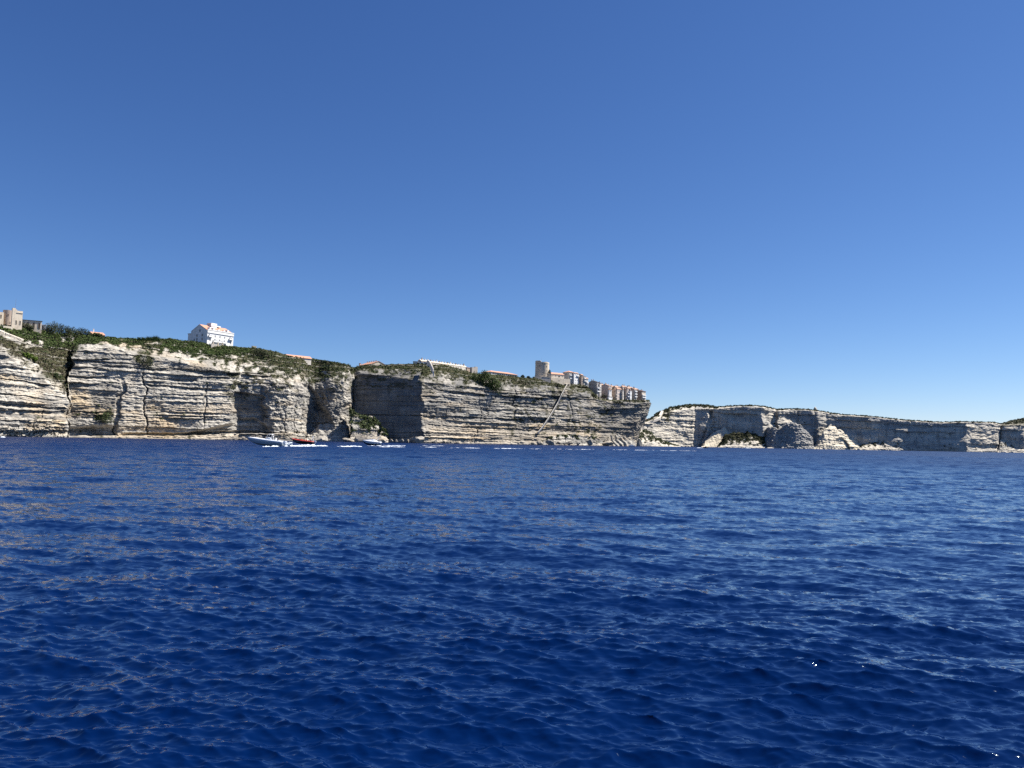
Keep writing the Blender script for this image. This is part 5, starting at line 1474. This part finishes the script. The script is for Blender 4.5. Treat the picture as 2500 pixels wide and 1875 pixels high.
for i, (x, y, sh, hm, lab) in enumerate(((.66, .45, 'blue_cloth', 'hair', 'front passenger in dark blue at the red boat bow'), (.56, .45, 'orange', 'hair', 'passenger in orange vest on second bench, port side'),
                                         (.56, -.4, 'orange', 'hair', 'passenger in orange vest on second bench, far side'), (.45, .45, 'orange', 'hair', 'passenger in orange vest on the middle bench'),
                                         (.45, -.4, 'blue_cloth', 'hair', 'passenger in dark blue on the middle bench, far side'), (.34, .4, 'orange', 'hair', 'passenger in orange vest on fourth bench'),
                                         (.34, -.4, 'white_cloth', 'hair', 'passenger in white on fourth bench'), (.23, .45, 'blue_cloth', 'hair', 'passenger in dark blue on the rear bench'))):
    person(lab, onboat(RB, Lr * x, y, .50), math.pi, 'sit', sh, 'trousers', hm, PG)
person('skipper in dark blue standing at the red boat console', onboat(RB, Lr * .09, 0, .55), math.pi, 'stand', 'blue_cloth', 'trousers')

# small cabin cruiser
CB = thing('cabin_cruiser', 'white cabin cruiser with dark hull and raked mast, rightmost of three', 'motorboat')
pc_ = place(CB, 930, 1087.6, z=.05)
CB.rotation_euler = (0, math.radians(-4), math.radians(180))
kC = float(pc_[1]) / FPX; Lc = 45 * kC
mb = MB(); mb.loft(hull_rings(Lc, 2.7, 1.15, .4, 16, .72, 2.6, .28)); mb.build('hull', M['navy'], CB)
rg_ = hull_rings(Lc, 2.7, 1.15, .4, 16, .72, 2.6, .28)
mb = MB()
for sg in (2, 6): mb.tube([(r[sg][0], r[sg][1], r[sg][2] - .06) for r in rg_], [.34] * 13 + [.30, .24, .14], 8)
mb.build('gunwale', M['gel'], CB, True)
topsides(rg_, .30).build('topsides', M['gel'], CB)
mb = MB(); mb.loft([[(Lc * u, -w_, 1.12 + .1 * u), (Lc * u, w_, 1.12 + .1 * u), (Lc * u, w_ * .55, z), (Lc * u, -w_ * .55, z)] for u, w_, z in ((.02, 1.2, 1.35), (.26, 1.28, 1.6), (.30, 1.28, 2.05), (.44, 1.3, 2.25), (.62, 1.2, 2.05), (.82, .8, 1.75), (.95, .3, 1.6))]); cab = mb.build('cabin', M['gel'], CB)
mb = MB(); mb.loft([[(Lc * .58, -.7, 2.0), (Lc * .59, -.7, 2.0), (Lc * .46, -.6, 2.65), (Lc * .45, -.6, 2.65)], [(Lc * .58, .7, 2.0), (Lc * .59, .7, 2.0), (Lc * .46, .6, 2.65), (Lc * .45, .6, 2.65)]]); mb.build('windscreen', M['glass'], cab)
mb = MB(); mb.tube([(Lc * .26, 0, 1.4), (Lc * .12, 0, 3.3)], [.12, .07], 6); mb.build('mast', M['gel'], CB)
mb = MB(); mb.box(.2, 1.3, -.8, .8, 1.0, 1.5); mb.build('seat', M['gel'], CB)
person('person in dark blue at the cabin cruiser helm', onboat(CB, Lc * .33, .2, .75), math.pi, 'stand', 'blue_cloth', 'trousers', s=.95)

# anchored sailboat
SB = thing('sailboat', 'small white sailboat at anchor with bare mast before the town point', 'sailboat')
SB.location = tuple(at(1534, 1090, 850)); SB.location.z = .05
SB.rotation_euler = (0, 0, math.radians(-8))
Ls = 17 * 850 / FPX
mb = MB(); mb.loft(hull_rings(Ls, 2.6, 1.0, .4, 14, .8, 2.2, .2)); mb.build('hull', M['gel'], SB)
mb = MB(); mb.loft([[(Ls * u, -.8, 1.05), (Ls * u, .8, 1.05), (Ls * u, .65, z), (Ls * u, -.65, z)] for u, z in ((.3, 1.7), (.5, 1.75), (.72, 1.35))]); mb.build('cabin', M['gel'], SB)
mb = MB(); mb.tube([(Ls * .62, 0, 1), (Ls * .62, 0, 18)], [.16, .09], 6); mb.build('mast', M['metal'], SB)
mb = MB(); mb.tube([(Ls * .62, 0, 2.2), (Ls * .12, 0, 2.3)], .08, 6); bo = mb.build('boom', M['metal'], SB)
mb = MB(); mb.tube([(Ls * .60, 0, 2.5), (Ls * .35, 0, 2.56), (Ls * .14, 0, 2.52)], [.2, .24, .12], 7); mb.build('furled_sail', M['white_cloth'], bo)
mb = MB(); mb.tube([(Ls * .62, 0, 17.5), (Ls * .99, 0, 1.3)], .04, 4); mb.tube([(Ls * .62, 0, 17.5), (0.1, 0, 1.1)], .04, 4); mb.build('stay', M['metal'], SB)
mb = MB(); mb.box(.3, Ls * .28, -.7, .7, 1.5, 1.56); [mb.tube([(x, y, 1.0), (x, y, 1.5)], .03, 4) for x in (.4, Ls * .26) for y in (-.6, .6)]; mb.build('bimini', M['white_cloth'], SB)


def small_boat(name, label, px, py, Lpx, head, hullm, group, z=.05):
    p_ = onsea(px, py)
    t = thing(name, label, 'motorboat', (float(p_[0]), float(p_[1]), z), math.radians(head), group)
    k = float(p_[1]) / FPX; Lq = Lpx * k
    r_ = hull_rings(Lq, Lq * .36, Lq * .14, Lq * .05, 12, .75, 2.5, .3)
    mb = MB(); mb.loft(r_); mb.build('hull', M[hullm], t)
    mb = MB(); mb.loft([[(Lq * u, -Lq * .12, Lq * .13), (Lq * u, Lq * .12, Lq * .13), (Lq * u, Lq * .1, z_ * Lq), (Lq * u, -Lq * .1, z_ * Lq)] for u, z_ in ((.3, .27), (.48, .30), (.62, .2))]); mb.build('cabin', M['gel' if hullm != 'black' else 'navy'], t)
    mb = MB(); mb.box(-Lq * .07, 0, -Lq * .05, Lq * .05, 0, Lq * .2); mb.build('outboard_engine', M['black'], t)
    return t


SG = 'small motorboats far off by the cliffs'
small_boat('motorboat', 'dark motorboat far off before the shaded corner cliff', 1728, 1094, 13, 183, 'black', SG)
small_boat('motorboat', 'tiny white motorboat before the scrub mound', 1822, 1093.8, 6, 175, 'gel', SG)
small_boat('motorboat', 'tiny white boat at the left edge of the water', 10, 1067.5, 7, 184, 'gel', SG)

# ------------------------------------------------------------------ foam of the wakes
def foam(name, label, pts, width, height, seed, dens=0.5, nseg=None):
    """a broken, lumpy ridge of foam lying on the sea along pixel points"""
    c = np.array([onsea(x, y) for x, y in pts])
    ln = np.concatenate([[0], np.cumsum(np.hypot(*np.diff(c[:, :2], axis=0).T))])
    n = nseg or int(max(20, ln[-1] / 0.35)); n = min(n, 900)
    t = np.linspace(0, ln[-1], n)
    X = np.interp(t, ln, c[:, 0]); Y_ = np.interp(t, ln, c[:, 1])
    d = np.stack([np.gradient(X), np.gradient(Y_)], -1); d /= np.linalg.norm(d, axis=1)[:, None]
    nr = np.stack([-d[:, 1], d[:, 0]], -1)
    m_ = 9
    w = np.linspace(-1, 1, m_)
    env = np.sin(np.pi * np.clip(t / ln[-1], 0, 1)) ** 0.5
    W = width * (0.5 + 0.7 * vnoise(t / 2.5, 0 * t + seed)) * env
    gap = vnoise(t / 4.0, 0 * t + seed + 9) * .6 + vnoise(t / 1.1, 0 * t + seed + 5) * .4
    hgt = height * np.clip((gap - (1 - dens)) * 3, -.6, 1) * env
    P = np.empty((n, m_, 3))
    jit = vnoise(t[:, None] * 1.7 + 0 * w, w[None, :] * 2.2 + seed + 0 * t[:, None])
    P[..., 0] = X[:, None] + nr[:, 0:1] * w * W[:, None]; P[..., 1] = Y_[:, None] + nr[:, 1:2] * w * W[:, None]
    P[..., 2] = 0.04 + hgt[:, None] * (1 - w ** 2) * (.45 + .8 * jit) - .12 * np.abs(w) ** 3
    h0 = sea_height(P[..., 0], P[..., 1], np.full(P.shape[:2], np.hypot(X.mean(), Y_.mean()) * .006))[0]
    P[..., 2] += h0
    me = npmesh(name, P.reshape(-1, 3), gridfaces(n, m_), True)
    return tag(link(name, me, None, M['foam']), label, kind='stuff')


foam('wake_foam', 'white wash behind the white speedboat', [(688, 1089.6), (700, 1089.6), (713, 1089.4)], 1.3, .75, 3, .9)
foam('wake_foam', 'thick white wake trailing under the red boat', [(712, 1089.4), (740, 1089.6), (775, 1089.6), (803, 1090)], 1.3, .5, 5, .95)
foam('wake_foam', 'second streak of wake between the boats', [(817, 1090.4), (845, 1090.6), (884, 1090.6)], 1.0, .30, 7, .9)
foam('wake_foam', 'bow spray along the white speedboat side', [(640, 1090.8), (660, 1090.2), (690, 1089.9)], .6, .25, 9, .7)
foam('wake_foam', 'wash around the cabin cruiser stern', [(897, 1088.4), (930, 1088), (960, 1088.2), (990, 1087.8)], .9, .12, 11, .75)
foam('wake_foam', 'foam line right of the cabin cruiser', [(915, 1091), (950, 1091.4), (990, 1091.6)], .9, .14, 13, .72)
foam('wake_foam', 'short foam streak in mid water', [(1026, 1091.6), (1045, 1092), (1066, 1092.6)], .9, .18, 15, .7)
foam('wake_foam', 'faint upper foam streak by the cliff foot', [(1030, 1088.2), (1060, 1088.6), (1085, 1088.6)], .8, .12, 16, .6)
foam('wake_foam', 'long broken foam line before the town cliff', [(1094, 1093.4), (1140, 1094.2), (1200, 1095), (1262, 1095.6)], .9, .18, 17, .66)
foam('wake_foam', 'thin wake line running on to the right', [(1262, 1095.6), (1400, 1097), (1560, 1099), (1700, 1101)], .5, .05, 19, .5)
#foam('wake_foam', 'last faint wake line across the bay', [(1700, 1101), (1850, 1103.6), (1960, 1105.4), (2200, 1108.5)], .6, .06, 21, .48)
foam('wake_foam', 'foam trail of the far dark motorboat', [(1698, 1093.6), (1708, 1093.8), (1718, 1094)], 1.2, .45, 23, .7)
foam('wake_foam', 'foam around the tiny white far motorboat', [(1810, 1093.8), (1822, 1094), (1834, 1094)], 1.2, .35, 25, .7)
foam('wake_foam', 'white foam at the left edge boat', [(2, 1067.6), (6, 1067.8), (13, 1067.8)], .9, .4, 27, .8)
# spray thrown up behind the white boat's engines
bm_ = bmesh.new(); bmesh.ops.create_icosphere(bm_, subdivisions=4, radius=1.0)
V = np.array([v.co[:] for v in bm_.verts]); F = np.array([[v.index for v in f.verts] for f in bm_.faces]); bm_.free()
V *= (1 + .35 * fbm(V[:, 0] * 2.5, V[:, 1] * 2.5 + V[:, 2] * 3, 4, 77))[:, None]
V = V * [1.35, .8, .55] + np.array([0, 0, .25]) ; V[:, 2] += .35 * np.clip(V[:, 0] / 1.3, -1, 1)
o = link('spray', npmesh('spray', V, F, True), None, M['foam']); p_ = onsea(701, 1089.6); o.location = (p_[0], p_[1], .2)
tag(o, 'white spray plume thrown up behind the speedboat engines', kind='stuff')
